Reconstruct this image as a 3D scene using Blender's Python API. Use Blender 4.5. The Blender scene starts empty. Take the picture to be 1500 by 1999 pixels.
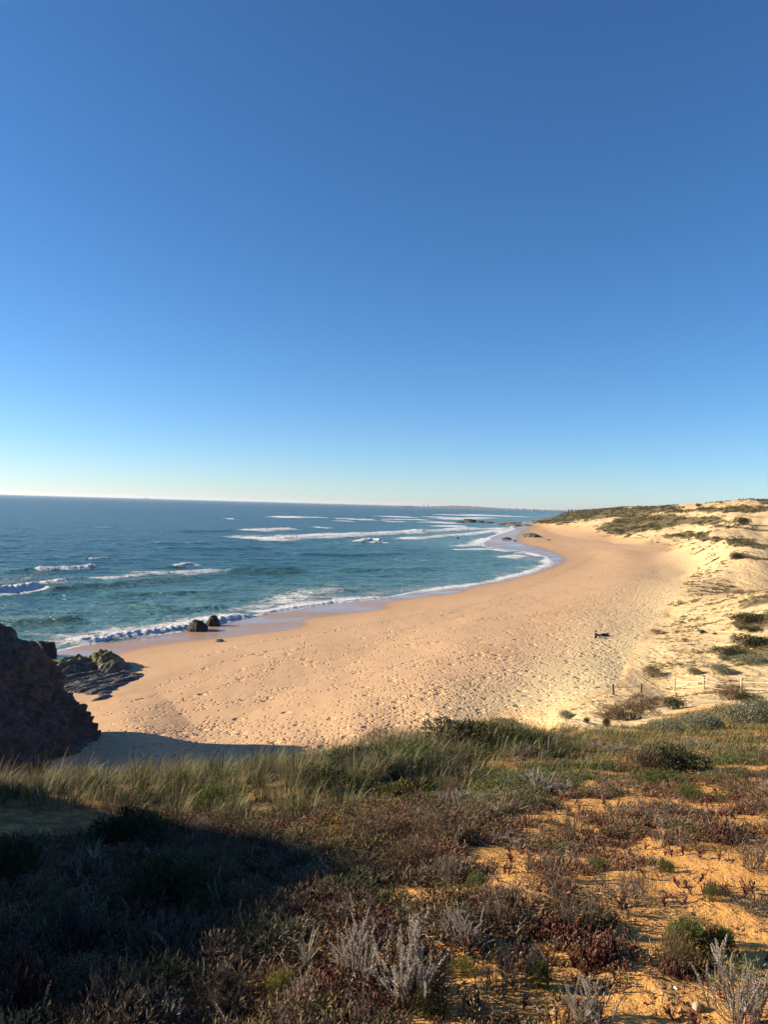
import bpy, math, random
import numpy as np
from mathutils import Matrix, Vector

rng = np.random.default_rng(7)
random.seed(7)
C = bpy.context.scene.collection
EYE = 19.0
F = 1427.0
PITCH = math.radians(0.56)
ROLL = math.radians(1.6)
RC = np.array(Matrix.Rotation(math.radians(90) - PITCH, 3, 'X') @ Matrix.Rotation(ROLL, 3, 'Z'))

# ------------------------------------------------------------------ camera geometry
def ray(u, v):
    u = np.asarray(u, float); v = np.asarray(v, float)
    d = np.stack([(u - 750) / F, -(v - 999.5) / F, -np.ones_like(u)], -1)
    return d @ RC.T
def P(u, v, D):
    """world point on the sight line (u,v of the photograph) at forward distance D"""
    d = ray(u, v)
    return np.array([0, 0, EYE]) + d * (D / d[..., 1])[..., None]
def gp(u, v, z=0.0):
    d = ray(u, v)
    t = (z - EYE) / np.minimum(d[..., 2], -1e-5)
    return np.array([0, 0, EYE]) + d * t[..., None]
def proj(x, y, z):
    p = np.stack([x, y, z - EYE], -1) @ RC
    w = -p[..., 2]
    ok = w > 0.2
    w = np.where(ok, w, 1)
    return np.where(ok, 750 + F * p[..., 0] / w, -9999), np.where(ok, 999.5 - F * p[..., 1] / w, 9999)

# ------------------------------------------------------------------ numpy noise
_perm = rng.permutation(256)
_perm = np.concatenate([_perm, _perm, _perm]).astype(np.int32)
_g = rng.normal(size=(256, 3)); _g /= np.linalg.norm(_g, axis=1)[:, None]
_g = _g.astype(np.float32)
def perlin(x, y, z=0.0):
    x = np.asarray(x, np.float64); y = np.asarray(y, np.float64)
    z = np.zeros_like(x) + z
    xi = np.floor(x); yi = np.floor(y); zi = np.floor(z)
    xf = (x - xi).astype(np.float32); yf = (y - yi).astype(np.float32); zf = (z - zi).astype(np.float32)
    xi = xi.astype(np.int64) & 255; yi = yi.astype(np.int64) & 255; zi = zi.astype(np.int64) & 255
    def fade(t): return t * t * t * (t * (t * 6 - 15) + 10)
    u, v, w = fade(xf), fade(yf), fade(zf)
    def gr(a, b, c):
        h = _perm[_perm[_perm[(xi + a) & 255] + ((yi + b) & 255)] + ((zi + c) & 255)]
        g = _g[h]
        return g[..., 0] * (xf - a) + g[..., 1] * (yf - b) + g[..., 2] * (zf - c)
    def lerp(a, b, t): return a + t * (b - a)
    return 1.6 * lerp(lerp(lerp(gr(0,0,0), gr(1,0,0), u), lerp(gr(0,1,0), gr(1,1,0), u), v),
                      lerp(lerp(gr(0,0,1), gr(1,0,1), u), lerp(gr(0,1,1), gr(1,1,1), u), v), w)
def fbm(x, y, z=0.0, o=4, lac=2.03, gain=0.5):
    s = 0; a = 1.0; n = 0; f = 1.0
    for k in range(o):
        s = s + a * perlin(x * f + 13.7 * k, y * f + 7.1 * k, z * f if not np.isscalar(z) else z * f + 3.3 * k)
        n += a; a *= gain; f *= lac
    return s / n
def sstep(a, b, x):
    t = np.clip((x - a) / (b - a), 0, 1); return t * t * (3 - 2 * t)

# ------------------------------------------------------------------ polygons / polylines
def inpoly(px, py, poly):
    poly = np.asarray(poly, float)
    ins = np.zeros(px.shape, bool)
    n = len(poly)
    for i in range(n):
        x0, y0 = poly[i]; x1, y1 = poly[(i + 1) % n]
        if y0 == y1: continue
        c = ((py < y0) != (py < y1)) & (px < (x1 - x0) * (py - y0) / (y1 - y0) + x0)
        ins ^= c
    return ins
def dline(px, py, line, closed=False):
    """distance to a polyline, side (left of travel positive), running parameter 0..1"""
    line = np.asarray(line, float)
    if closed: line = np.vstack([line, line[:1]])
    best = np.full(px.shape, 1e18); side = np.zeros(px.shape); par = np.zeros(px.shape)
    seg = np.linalg.norm(np.diff(line, axis=0), axis=1); cum = np.concatenate([[0], np.cumsum(seg)]); tot = cum[-1]
    for i in range(len(line) - 1):
        a = line[i]; b = line[i + 1]; d = b - a; L2 = max(d @ d, 1e-12)
        t = np.clip(((px - a[0]) * d[0] + (py - a[1]) * d[1]) / L2, 0, 1)
        ex = px - a[0] - t * d[0]; ey = py - a[1] - t * d[1]
        q = ex * ex + ey * ey
        m = q < best
        best = np.where(m, q, best)
        side = np.where(m, d[0] * ey - d[1] * ex, side)
        par = np.where(m, (cum[i] + t * seg[i]) / tot, par)
    return np.sqrt(best), np.sign(side), par
def smooth_line(pts, n=3):
    pts = np.asarray(pts, float)
    for _ in range(n):
        q = np.empty((2 * len(pts) - 2, pts.shape[1]))
        q[0::2] = pts[:-1] * .75 + pts[1:] * .25
        q[1::2] = pts[:-1] * .25 + pts[1:] * .75
        pts = np.vstack([pts[:1], q, pts[-1:]])
    return pts
def spoly(px, py, poly, soft):
    """soft inside mask of a polygon"""
    ins = inpoly(px, py, poly)
    d, _, _ = dline(px, py, poly, True)
    return np.clip(.5 + np.where(ins, d, -d) / (2 * soft), 0, 1)

# ------------------------------------------------------------------ terrain control points (u, v, D) on the photo's sight lines
CTRL = [
 # foreground
 (-100,1999,2.7),(250,1999,2.7),(600,1999,2.7),(1000,1999,2.7),(1300,1999,2.7),(1600,1999,2.7),
 (100,1830,3.5),(400,1820,3.6),(750,1800,3.6),(1100,1800,3.6),(1500,1800,3.55),
 (200,1680,4.9),(450,1690,4.8),(750,1700,4.5),(1050,1700,4.5),(1300,1700,4.5),(1600,1700,4.5),
 (250,1615,6.2),(500,1605,6.3),(750,1600,6.0),(1000,1600,6.0),(1250,1600,6.0),(1500,1600,6.0),
 (750,1530,8.0),(1000,1530,8.0),(1250,1530,8.0),(1500,1530,8.0),
 (-60,1553,7.4),(60,1546,7.6),(200,1535,8.4),(400,1534,9.4),(620,1499,10.5),(800,1465,12),(950,1447,14),
 (900,1490,10.3),(1100,1490,10),(1300,1490,10),(1500,1488,10),
 (1100,1447,16),(1250,1447,14.5),(1500,1447,14),
 (1080,1425,21),(1180,1425,21),(1300,1420,20),(1450,1405,20),(1600,1400,20),
 (1100,1408,32),(1200,1402,30),(1350,1392,27),(1500,1375,27),(1600,1372,27),
 (1230,1388,38),(1330,1372,42),(1450,1364,42),(1560,1358,42),
 (1120,1388,48),(1190,1362,56),(1253,1353,61),(1320,1347,65),(1377,1345,57),(1448,1357,50),(1540,1350,50),
 # beach
 (700,1440,50),(850,1420,52),(950,1393,57),(1050,1388,57),
 (400,1400,60),(700,1350,66),(1000,1300,76),(1172,1242,95),(1100,1340,66),(1180,1320,70),
 (1228,1295,78),(1262,1245,93),(1300,1200,117),(1335,1150,150),(1372,1103,222),(1335,1068,340),(1200,1045,480),(1060,1021,850),
 (900,1250,93),(1100,1200,120),(1200,1130,185),(1200,1080,290),
 # near dune on the right
 (1330,1330,66),(1400,1315,66),(1500,1320,62),(1330,1280,76),(1400,1260,79),(1500,1250,74),(1350,1225,95),(1410,1205,96),(1500,1200,87),
 (1360,1180,118),(1440,1165,112),(1500,1160,100),(1600,1150,100),(1600,1250,72),
 (1440,1135,165),(1530,1130,170),
 # scarp top, plateau, skyline
 (1432,1089,190),(1500,1080,192),(1600,1068,200),(1408,1064,236),(1352,1052,318),(1392,1086,216),(1300,1042,400),(1200,1031,520),(1130,1019,680),
 (1500,1050,285),(1450,1026,335),(1500,1017,350),(1600,1010,350),(1350,1022,420),(1250,1012,560),(1150,1007,760),(1095,1008,900),(1050,1014,1000),
 (1500,978,480),(1600,973,480),(1450,977,500),(1400,982,520),(1350,986,560),(1300,990,600),(1240,991,720),(1190,994,820),(1130,998.5,1000),
]
cu = np.array(CTRL, float)
CP = P(cu[:, 0], cu[:, 1], cu[:, 2])
EXTRA = [  # (x, y, z): the ground outside the frame and out of sight
 (0,0,17.3),(0,-6,17.6),(0,-30,18),(0,-200,18),(30,-30,18),(-30,-30,19),(200,-200,18),(-200,-200,18),(-5,-4,18.1),
 (-4.6,2.2,18.15),(-5.2,3.4,18.42),(-5.4,4.8,18.66),(-6,6.0,18.2),(-6.5,8.6,16.1),(-9,9,15.8),(-14,11,14.6),(-9,4,19.3),(-9,6.2,18.4),(-9,0,19),(-4.2,1.0,17.8),(-2.6,2.4,17.35),(-3.4,4.4,17.0),
 (-14,8,16.6),(-14,14,13.5),(-14,24,7),(-14,34,3.2),(-30,10,19),(-30,20,17.5),(-35,34,15),(-45,50,6),(-60,30,10),(-90,10,8),(-120,40,0),
 (-8,13,12.2),(-3,14,12.2),(-8,20,7.2),(-3,20,7.6),(3,20,9),(-12,28,4.2),(-6,28,4.2),(0,28,5.2),(6,28,7),(-6,36,2.9),(0,36,3.3),(6,36,4.2),(-14,42,2.6),(-8,42,2.6),(2,44,2.8),(-2,46,2.6),(-5,48,2.6),(2,50,2.8),
 (8,40,4.4),(-20,60,1.6),(-24,56,1.6),(-17,52,2.2),
 (6,3,17.0),(12,8,16),(20,16,14.2),(40,30,12),(50,60,9),(80,80,10),(120,160,9),(250,250,14),(500,400,20),(6,-3,17.4),
 (420,900,12),(260,1300,10),(700,1400,12),(1500,1500,12),(900,500,16),(1500,200,16),(3000,3000,12),(4000,0,14),(0,-4000,14),(-3000,-3000,10),
]
CP = np.vstack([CP, np.array(EXTRA, float)])
def warp(x, y):
    r = np.sqrt(x * x + y * y) + 1e-9
    k = np.log1p(r / 1.5) / r
    return x * k, y * k
_wx, _wy = warp(CP[:, 0], CP[:, 1])
_n = len(CP)
def _ker(d2): return np.sqrt(d2 + 0.012)
_A = np.zeros((_n + 3, _n + 3))
_A[:_n, :_n] = _ker((_wx[:, None] - _wx[None]) ** 2 + (_wy[:, None] - _wy[None]) ** 2) + np.eye(_n) * -0.004
_A[:_n, _n] = 1; _A[:_n, _n + 1] = _wx; _A[:_n, _n + 2] = _wy
_A[_n:, :_n] = _A[:_n, _n:].T
_W = np.linalg.solve(_A, np.concatenate([CP[:, 2], [0, 0, 0]]))
def rbf(x, y):
    x = np.ravel(x); y = np.ravel(y)
    out = np.empty(len(x))
    for s in range(0, len(x), 60000):
        a, b = warp(x[s:s + 60000], y[s:s + 60000])
        a32 = a.astype(np.float32); b32 = b.astype(np.float32)
        k = np.sqrt((a32[:, None] - _wx.astype(np.float32)) ** 2 + (b32[:, None] - _wy.astype(np.float32)) ** 2 + np.float32(0.012))
        out[s:s + 60000] = k @ _W[:_n].astype(np.float32) + _W[_n] + _W[_n + 1] * a + _W[_n + 2] * b
    return out

# ------------------------------------------------------------------ coast lines (world metres)
SL_PX = [(-900,1310),(-300,1300),(0,1290),(110,1272),(160,1259),(250,1245),(330,1234),(400,1222),(440,1211),(490,1203),(560,1191),(640,1177),(700,1171),(765,1165),(800,1157),
         (850,1152),(920,1144),(980,1132),(1030,1120),(1068,1108),(1080,1098),(1066,1087),(1040,1079),(1000,1073),(950,1068),(932,1061),(955,1050),(985,1040),(1000,1031),(1006,1024),
         (1030,1019),(1050,1014),(1075,1009),(1120,1005.5),(1220,1004)]
WB_PX = [(-900,1335),(0,1312),(150,1291),(225,1279),(270,1269),(330,1259),(420,1249),(520,1239),(585,1230),(605,1222),(597,1213),(614,1208),(680,1201),(745,1194),(764,1188),(754,1180),(777,1173),
         (850,1164),(905,1158),(914,1150),(937,1144),(990,1135),(1040,1122),(1085,1108),(1109,1097),(1109,1088),(1090,1080),(1060,1070),(1024,1065),(1016,1050),(1030,1038),(1046,1029),(1040,1020),(1060,1013),(1075,1009)]
_a = np.array(SL_PX, float); SL = smooth_line(gp(_a[:, 0], _a[:, 1], 0.0)[:, :2], 2)
_a = np.array(WB_PX, float); WB = smooth_line(gp(_a[:, 0], _a[:, 1], 0.25)[:, :2], 2)
LAND = np.vstack([SL, [(9000, 6000), (20000, 6000), (20000, -20000), (-600, -20000), (-600, 40)]])
WETPOLY = np.vstack([SL[:-8], WB[::-1]])
def shore(x, y):
    """signed distance to the waterline, positive on land"""
    d, _, _ = dline(x, y, SL)
    return np.where(inpoly(x, y, LAND), d, -d)

FOOT = [(930,1408),(960,1394),(1040,1391),(1120,1372),(1190,1346),(1213,1337),(1232,1290),(1260,1245),(1298,1200),(1333,1152),(1368,1108),(1352,1076),(1275,1060),(1180,1041),(1120,1029),(1040,1021)]
BEACH = FOOT + [(1000,1010),(-5000,1010),(-5000,1520),(930,1520)]
DUNE = FOOT + [(1030,990),(6000,960),(6000,1352),(1500,1368),(1340,1385),(1240,1425),(1100,1424),(960,1410)]
CAMSAND = [(1150,1580),(1500,1500),(2500,1500),(2500,2300),(1000,2300),(1080,1900),(1150,1700)]

def zones(x, y, z):
    u, v = proj(x, y, z)
    near = (y < 16) | ((u < 900) & (y < 36))
    b = np.where((y > 36), spoly(u, v, BEACH, 7), 0)
    d = np.where((y > 17) & (u > 880), spoly(u, v, DUNE, 7), 0)
    d = np.maximum(d, sstep(40, 60, y) * (1 - np.maximum(b, d)))
    return u, v, b, d

def ground(x, y, full=False):
    x = np.asarray(x, float); y = np.asarray(y, float)
    shp = x.shape
    x = x.ravel(); y = y.ravel()
    z = rbf(x, y)
    r = np.hypot(x, y)
    sd = np.where(r > 35, shore(x, y), 60)
    zs = np.where(sd > 0, 0.035 * sd, np.maximum(0.05 * sd, -6))
    z = np.where(sd > 0, np.maximum(z, np.minimum(.035 * sd, np.where(r < 400, 2.2, 1.0))), z)
    k = sstep(6, 34, sd - 0.02 * r)
    z = z * k + zs * (1 - k)
    u, v, b, d = zones(x, y, z)
    f = np.clip(1 - b - d, 0, 1)
    near = np.exp(-r / 14)
    z = z + f * (1 - sstep(25, 60, r)) * (0.10 * fbm(x / 1.6, y / 1.6, 2.0, 3) + near * 0.045 * fbm(x / .33, y / .33, 5.0, 3))
    fn = f * (r < 14)
    if fn.any():
        m = fn > 0
        z[m] += 0.012 * fbm(x[m] / .07, y[m] / .07, 9.0, 2) * near[m]
    dk = d * sstep(2, 30, sd)
    hf = np.clip(r / 260, 0.25, 1.6)
    z = z + dk * hf * (1.5 * fbm(x / 17, y / 17, 1.0, 4) + 0.6 * np.abs(fbm(x / 6, y / 6, 4.0, 3)))
    bk = b * sstep(4, 30, sd)
    z = z + bk * (0.16 * fbm(x / 9, y / 14, 3.0, 2) + 0.05 * fbm(x / 2.2, y / 2.2, 6.0, 2))
    if full: return z.reshape(shp), sd, u, v, b, d
    return z.reshape(shp)

def hit(u, v, dmin=1.5, dmax=1500):
    """where the sight line of (u, v) meets the ground"""
    t = np.exp(np.linspace(math.log(dmin), math.log(dmax), 700))
    d = ray(u, v); d = d / d[1]
    x = d[0] * t; y = d[1] * t; z = EYE + d[2] * t
    g = ground(x, y)
    i = int(np.argmax(g > z))
    if i == 0: i = 699
    a = (z[i - 1] - g[i - 1]); b2 = g[i] - z[i]
    w = a / max(a + b2, 1e-9)
    tt = t[i - 1] + (t[i] - t[i - 1]) * np.clip(w, 0, 1)
    xx, yy = d[0] * tt, d[1] * tt
    return np.array([xx, yy, float(ground(np.array([xx]), np.array([yy]))[0])])

# ------------------------------------------------------------------ mesh helpers
def link(o, parent=None):
    C.objects.link(o)
    if parent is not None: o.parent = parent
    return o
def mesh_np(name, V, faces, mat=None, attrs=None, smooth=True, parent=None, cols=None):
    """faces: (n,3) or (n,4) int array, or list of such arrays"""
    if not isinstance(faces, list): faces = [faces]
    me = bpy.data.meshes.new(name)
    V = np.asarray(V, np.float32)
    me.vertices.add(len(V)); me.vertices.foreach_set('co', V.ravel())
    li = np.concatenate([f.ravel() for f in faces]).astype(np.int32)
    tot = np.concatenate([np.full(len(f), f.shape[1], np.int32) for f in faces])
    st = np.concatenate([[0], np.cumsum(tot)[:-1]]).astype(np.int32)
    me.loops.add(len(li)); me.loops.foreach_set('vertex_index', li)
    me.polygons.add(len(tot)); me.polygons.foreach_set('loop_start', st)
    try: me.polygons.foreach_set('loop_total', tot)
    except Exception: pass
    me.update(calc_edges=True)
    me.polygons.foreach_set('use_smooth', np.full(len(tot), smooth, bool))
    for k, a in (attrs or {}).items():
        at = me.attributes.new(k, 'FLOAT', 'POINT'); at.data.foreach_set('value', np.asarray(a, np.float32).ravel())
    if cols is not None:
        at = me.attributes.new('col', 'FLOAT_COLOR', 'POINT')
        c4 = np.ones((len(V), 4), np.float32); c4[:, :3] = cols
        at.data.foreach_set('color', c4.ravel())
    me.validate()
    if mat: me.materials.append(mat)
    o = bpy.data.objects.new(name, me)
    return link(o, parent)
def grid_faces(nr, nc, wrap=False):
    i = np.arange(nr - 1)[:, None]; j = np.arange(nc if wrap else nc - 1)[None]
    a = i * nc + j; b = i * nc + (j + 1) % nc
    return np.stack([a, b, b + nc, a + nc], -1).reshape(-1, 4)
def tag(o, label=None, cat=None, group=None, kind=None):
    if label: o['label'] = label
    if cat: o['category'] = cat
    if group: o['group'] = group
    if kind: o['kind'] = kind
    return o
def empty(name, loc):
    o = bpy.data.objects.new(name, None); o.location = loc; o.empty_display_size = .2
    return link(o)
# ------------------------------------------------------------------ materials
class NT:
    def __init__(s, name):
        s.m = bpy.data.materials.new(name); s.m.use_nodes = True
        s.t = s.m.node_tree; s.b = s.t.nodes['Principled BSDF']; s.out = s.t.nodes['Material Output']
    def n(s, typ, **kw):
        nd = s.t.nodes.new('ShaderNode' + typ)
        for k, v in kw.items():
            if k in nd.bl_rna.properties and k not in ('inputs',): setattr(nd, k, v)
        return nd
    def l(s, a, b): s.t.links.new(a, b)
    def val(s, x, sock):
        if hasattr(x, 'is_output'): s.l(x, sock)
        else: sock.default_value = x
    def math(s, op, a, b=0.0, c=None, clamp=False):
        nd = s.n('Math', operation=op); nd.use_clamp = clamp
        s.val(a, nd.inputs[0]); s.val(b, nd.inputs[1])
        if c is not None: s.val(c, nd.inputs[2])
        return nd.outputs[0]
    def mix(s, f, a, b, mode='MIX'):
        nd = s.n('MixRGB', blend_type=mode)
        s.val(f, nd.inputs[0])
        for x, k in ((a, 1), (b, 2)):
            if hasattr(x, 'is_output'): s.l(x, nd.inputs[k])
            else: nd.inputs[k].default_value = (*x, 1)
        return nd.outputs[0]
    def attr(s, name, what='Fac'):
        nd = s.n('Attribute'); nd.attribute_name = name; return nd.outputs[what]
    def coord(s, scale=(1, 1, 1), rot=(0, 0, 0)):
        tc = s.n('TexCoord'); mp = s.n('Mapping')
        mp.inputs['Scale'].default_value = scale; mp.inputs['Rotation'].default_value = rot
        s.l(tc.outputs['Object'], mp.inputs['Vector']); return mp.outputs[0]
    def noise(s, vec, scale, detail=4, rough=.5, dist=0.0):
        nd = s.n('TexNoise'); s.l(vec, nd.inputs['Vector'])
        nd.inputs['Scale'].default_value = scale; nd.inputs['Detail'].default_value = detail
        nd.inputs['Roughness'].default_value = rough; nd.inputs['Distortion'].default_value = dist
        return nd.outputs['Fac']
    def voro(s, vec, scale, feature='F1', rnd=1.0):
        nd = s.n('TexVoronoi', feature=feature); s.l(vec, nd.inputs['Vector']); nd.inputs['Scale'].default_value = scale
        nd.inputs['Randomness'].default_value = rnd
        return nd.outputs
    def ramp(s, x, a, b):
        nd = s.n('MapRange'); nd.interpolation_type = 'SMOOTHSTEP'
        s.val(x, nd.inputs[0]); nd.inputs[1].default_value = a; nd.inputs[2].default_value = b
        return nd.outputs[0]
    def bump(s, h, dist, strength=1.0, normal=None):
        nd = s.n('Bump'); s.val(h, nd.inputs['Height']); nd.inputs['Distance'].default_value = dist; s.val(strength, nd.inputs['Strength'])
        if normal is not None: s.l(normal, nd.inputs['Normal'])
        return nd.outputs[0]

def mat_ground():
    t = NT('sand_ground'); v = t.coord()
    beach = t.attr('beach'); dune = t.attr('dune'); wet = t.attr('wet'); damp = t.attr('damp'); foot = t.attr('foot'); veg = t.attr('veg'); pale = t.attr('pale')
    n1 = t.noise(v, .35, 5, .6); n2 = t.noise(v, 3.0, 5, .6); n3 = t.noise(v, 55, 3, .6); n4 = t.noise(v, .06, 4, .55)
    orange = t.mix(n2, (.56, .26, .065), (.68, .35, .105))
    orange = t.mix(t.ramp(n3, .35, .75), orange, (.67, .375, .125))
    bsand = t.mix(n4, (.515, .328, .185), (.57, .375, .215))
    bsand = t.mix(t.math('MULTIPLY', t.ramp(n1, .35, .75), .35), bsand, (.47, .295, .165))
    psand = t.mix(n1, (.62, .485, .275), (.55, .42, .23))
    bcol = t.mix(pale, bsand, psand)
    dcol = t.mix(t.ramp(n1, .3, .7), psand, (.66, .46, .235))
    col = t.mix(beach, orange, bcol)
    col = t.mix(dune, col, dcol)
    # scrub and litter on the dunes
    vn = t.noise(v, .22, 6, .68)
    vn = t.math('ADD', t.math('MULTIPLY', vn, .6), t.math('MULTIPLY', t.noise(v, 1.1, 5, .7), .4))
    vthr = t.math('ADD', vn, t.math('MULTIPLY', veg, .50))
    vm = t.math('MULTIPLY', t.ramp(vthr, .72, .90), t.ramp(veg, .02, .15))
    vc = t.mix(t.noise(v, 1.3, 5, .7), (.060, .055, .026), (.155, .115, .060))
    vc = t.mix(t.ramp(n1, .42, .62), vc, (.115, .105, .048))
    col = t.mix(t.math('MULTIPLY', vm, .92), col, vc)
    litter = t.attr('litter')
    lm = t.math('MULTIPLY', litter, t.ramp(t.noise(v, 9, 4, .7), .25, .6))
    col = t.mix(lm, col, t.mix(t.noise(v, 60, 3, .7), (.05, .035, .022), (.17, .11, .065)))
    # damp and wet sand
    col = t.mix(t.math('MULTIPLY', damp, .34), col, (.36, .21, .11))
    col = t.mix(wet, col, (.34, .225, .15))
    t.l(col, t.b.inputs['Base Color'])
    wfilm = t.ramp(t.noise(t.coord((.05, .16, 1)), 1.0, 4, .6), .36, .6)
    ro = t.math('SUBTRACT', .92, t.math('MULTIPLY', wet, t.math('ADD', .52, t.math('MULTIPLY', wfilm, .28))))
    t.l(ro, t.b.inputs['Roughness'])
    t.l(t.math('ADD', .12, t.math('MULTIPLY', wet, t.math('MULTIPLY', wfilm, .16))), t.b.inputs['Specular IOR Level'])
    # footprints: round dents, each kept or dropped by its own random number
    wv = t.n('VectorMath', operation='ADD'); t.l(v, wv.inputs[0])
    nn = t.n('TexNoise'); t.l(v, nn.inputs['Vector']); nn.inputs['Scale'].default_value = 1.1; nn.inputs['Detail'].default_value = 3
    sc = t.n('VectorMath', operation='SCALE'); t.l(nn.outputs['Color'], sc.inputs[0]); sc.inputs['Scale'].default_value = .18
    t.l(sc.outputs[0], wv.inputs[1]); fv = wv.outputs[0]
    def dents(scale, shift):
        vo = t.voro(fv, scale)
        sp = t.n('SeparateColor'); t.l(vo['Color'], sp.inputs[0])
        keep = t.math('LESS_THAN', t.math('ADD', sp.outputs[0], shift), foot)
        d = t.ramp(vo['Distance'], .42, .06)
        return t.math('MULTIPLY', t.math('MULTIPLY', d, -1.0), keep)
    h = t.math('ADD', t.math('ADD', dents(2.1, 0.0), t.math('MULTIPLY', dents(.8, .18), .8)), t.math('MULTIPLY', dents(3.6, .15), .55))
    rough = t.math('MULTIPLY', t.math('SUBTRACT', t.noise(v, 1.7, 3, .5), .5), t.math('MULTIPLY', foot, .7))
    h = t.math('ADD', h, rough)
    h = t.math('MULTIPLY', h, t.math('SUBTRACT', 1.0, wet))
    nb = t.bump(h, .23, 1.0)
    fore = t.math('MULTIPLY', t.math('SUBTRACT', 1.0, beach), t.math('SUBTRACT', 1.0, dune))
    h2 = t.math('ADD', t.math('MULTIPLY', n3, 1.3), t.math('ADD', t.math('MULTIPLY', t.noise(v, 14, 5, .6), 1.5), t.math('MULTIPLY', t.noise(v, 160, 2, .6), .5)))
    nb = t.bump(h2, .016, fore, nb)
    nb = t.bump(t.noise(v, 1.6, 5, .65), .55, t.math('MULTIPLY', dune, .8), nb)
    nb = t.bump(t.noise(t.coord((.55, .09, .5), (0, 0, .75)), 1.0, 5, .6, .5), .75, t.math('MULTIPLY', dune, .8), nb)
    t.l(nb, t.b.inputs['Normal'])
    return t.m

def mat_sea():
    t = NT('sea_water'); v = t.coord()
    foam = t.attr('foam'); shal = t.attr('shallow'); green = t.attr('green'); far = t.attr('far'); film = t.attr('film')
    lane = t.noise(t.coord((.012, .035, 1)), 1.0, 4, .6)
    deep = t.mix(t.ramp(lane, .3, .7), (.004, .044, .058), (.010, .064, .076))
    mid = t.mix(t.ramp(t.noise(t.coord((.03, .09, 1)), 1.0, 5, .62), .35, .65), (.010, .072, .082), (.028, .122, .121))
    col = t.mix(t.ramp(shal, .05, .6), deep, mid)
    col = t.mix(t.ramp(shal, .42, .97), col, (.10, .215, .21))
    col = t.mix(green, col, (.085, .165, .125))
    col = t.mix(film, col, (.24, .185, .145))
    # foam: lacy where thin, solid where thick
    fv = t.coord((.7, 1.0, 1))
    fn = t.noise(fv, 1.6, 7, .68, .6)
    fn2 = t.noise(fv, .35, 4, .6)
    fn3 = t.noise(t.coord((.6, .35, 1)), .11, 4, .65)
    mixn = t.math('ADD', t.math('MULTIPLY', fn, .45), t.math('ADD', t.math('MULTIPLY', fn2, .30), t.math('MULTIPLY', fn3, .25)))
    mixn = t.math('ADD', t.math('MULTIPLY', t.math('SUBTRACT', mixn, .5), 1.95), .5)
    thr = t.math('ADD', mixn, foam)
    fm = t.math('MULTIPLY', t.ramp(thr, .70, .90), t.ramp(foam, .02, .14))
    # small whitecaps on open water
    fcol = t.mix(t.ramp(t.noise(fv, 2.6, 5, .7), .35, .65), (.60, .64, .66), (.84, .85, .85))
    col = t.mix(fm, col, fcol)
    t.l(col, t.b.inputs['Base Color'])
    t.l(t.math('ADD', .22, t.math('MULTIPLY', fm, .7)), t.b.inputs['Roughness'])
    t.b.inputs['IOR'].default_value = 1.33
    t.l(t.math('ADD', t.math('SUBTRACT', .42, t.math('MULTIPLY', fm, .3)), t.math('MULTIPLY', far, -.16)), t.b.inputs['Specular IOR Level'])
    w1 = t.noise(t.coord((.55, 1.0, 1), (0, 0, .12)), .9, 5, .62, .4)
    w2 = t.noise(t.coord((.35, 1.0, 1), (0, 0, -.06)), .22, 4, .6, .3)
    h = t.math('ADD', t.math('MULTIPLY', w1, .9), t.math('MULTIPLY', w2, 3.4))
    nb = t.bump(h, 1.0, t.math('SUBTRACT', 1.0, t.math('MULTIPLY', film, .9)))
    nb = t.bump(t.math('MULTIPLY', fn, fm), .5, 1.0, nb)
    t.l(nb, t.b.inputs['Normal'])
    return t.m

def mat_rock(name, c0, c1, c2=None, moss=0.0, strata=(1, 1, 5)):
    t = NT(name); v = t.coord()
    n1 = t.noise(v, 1.3, 7, .65); n2 = t.noise(t.coord(strata), 1.0, 5, .6, .8)
    col = t.mix(t.ramp(n1, .3, .7), c0, c1)
    col = t.mix(t.math('MULTIPLY', t.ramp(n2, .45, .7), .6), col, c2 or c1)
    if moss:
        g = t.n('NewGeometry'); sp = t.n('SeparateXYZ'); t.l(g.outputs['Normal'], sp.inputs[0])
        mm = t.math('MULTIPLY', t.ramp(sp.outputs[2], .35, .85), t.ramp(t.math('ADD', t.noise(v, .8, 5, .6), t.attr('moss')), .75, 1.0))
        col = t.mix(t.math('MULTIPLY', mm, moss), col, (.13, .125, .03))
    t.l(col, t.b.inputs['Base Color']); t.b.inputs['Roughness'].default_value = .8
    t.b.inputs['Specular IOR Level'].default_value = .3
    nb = t.bump(n2, .22, .9); nb = t.bump(t.noise(v, 5, 6, .7), .12, .9, nb)
    t.l(nb, t.b.inputs['Normal'])
    return t.m

def mat_plain(name, col, rough=.7, var=.25, scale=6.0, spec=.3):
    t = NT(name); v = t.coord()
    n = t.noise(v, scale, 4, .6)
    t.l(t.mix(n, tuple(c * (1 - var) for c in col), tuple(min(1, c * (1 + var)) for c in col)), t.b.inputs['Base Color'])
    t.b.inputs['Roughness'].default_value = rough; t.b.inputs['Specular IOR Level'].default_value = spec
    return t.m

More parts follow.
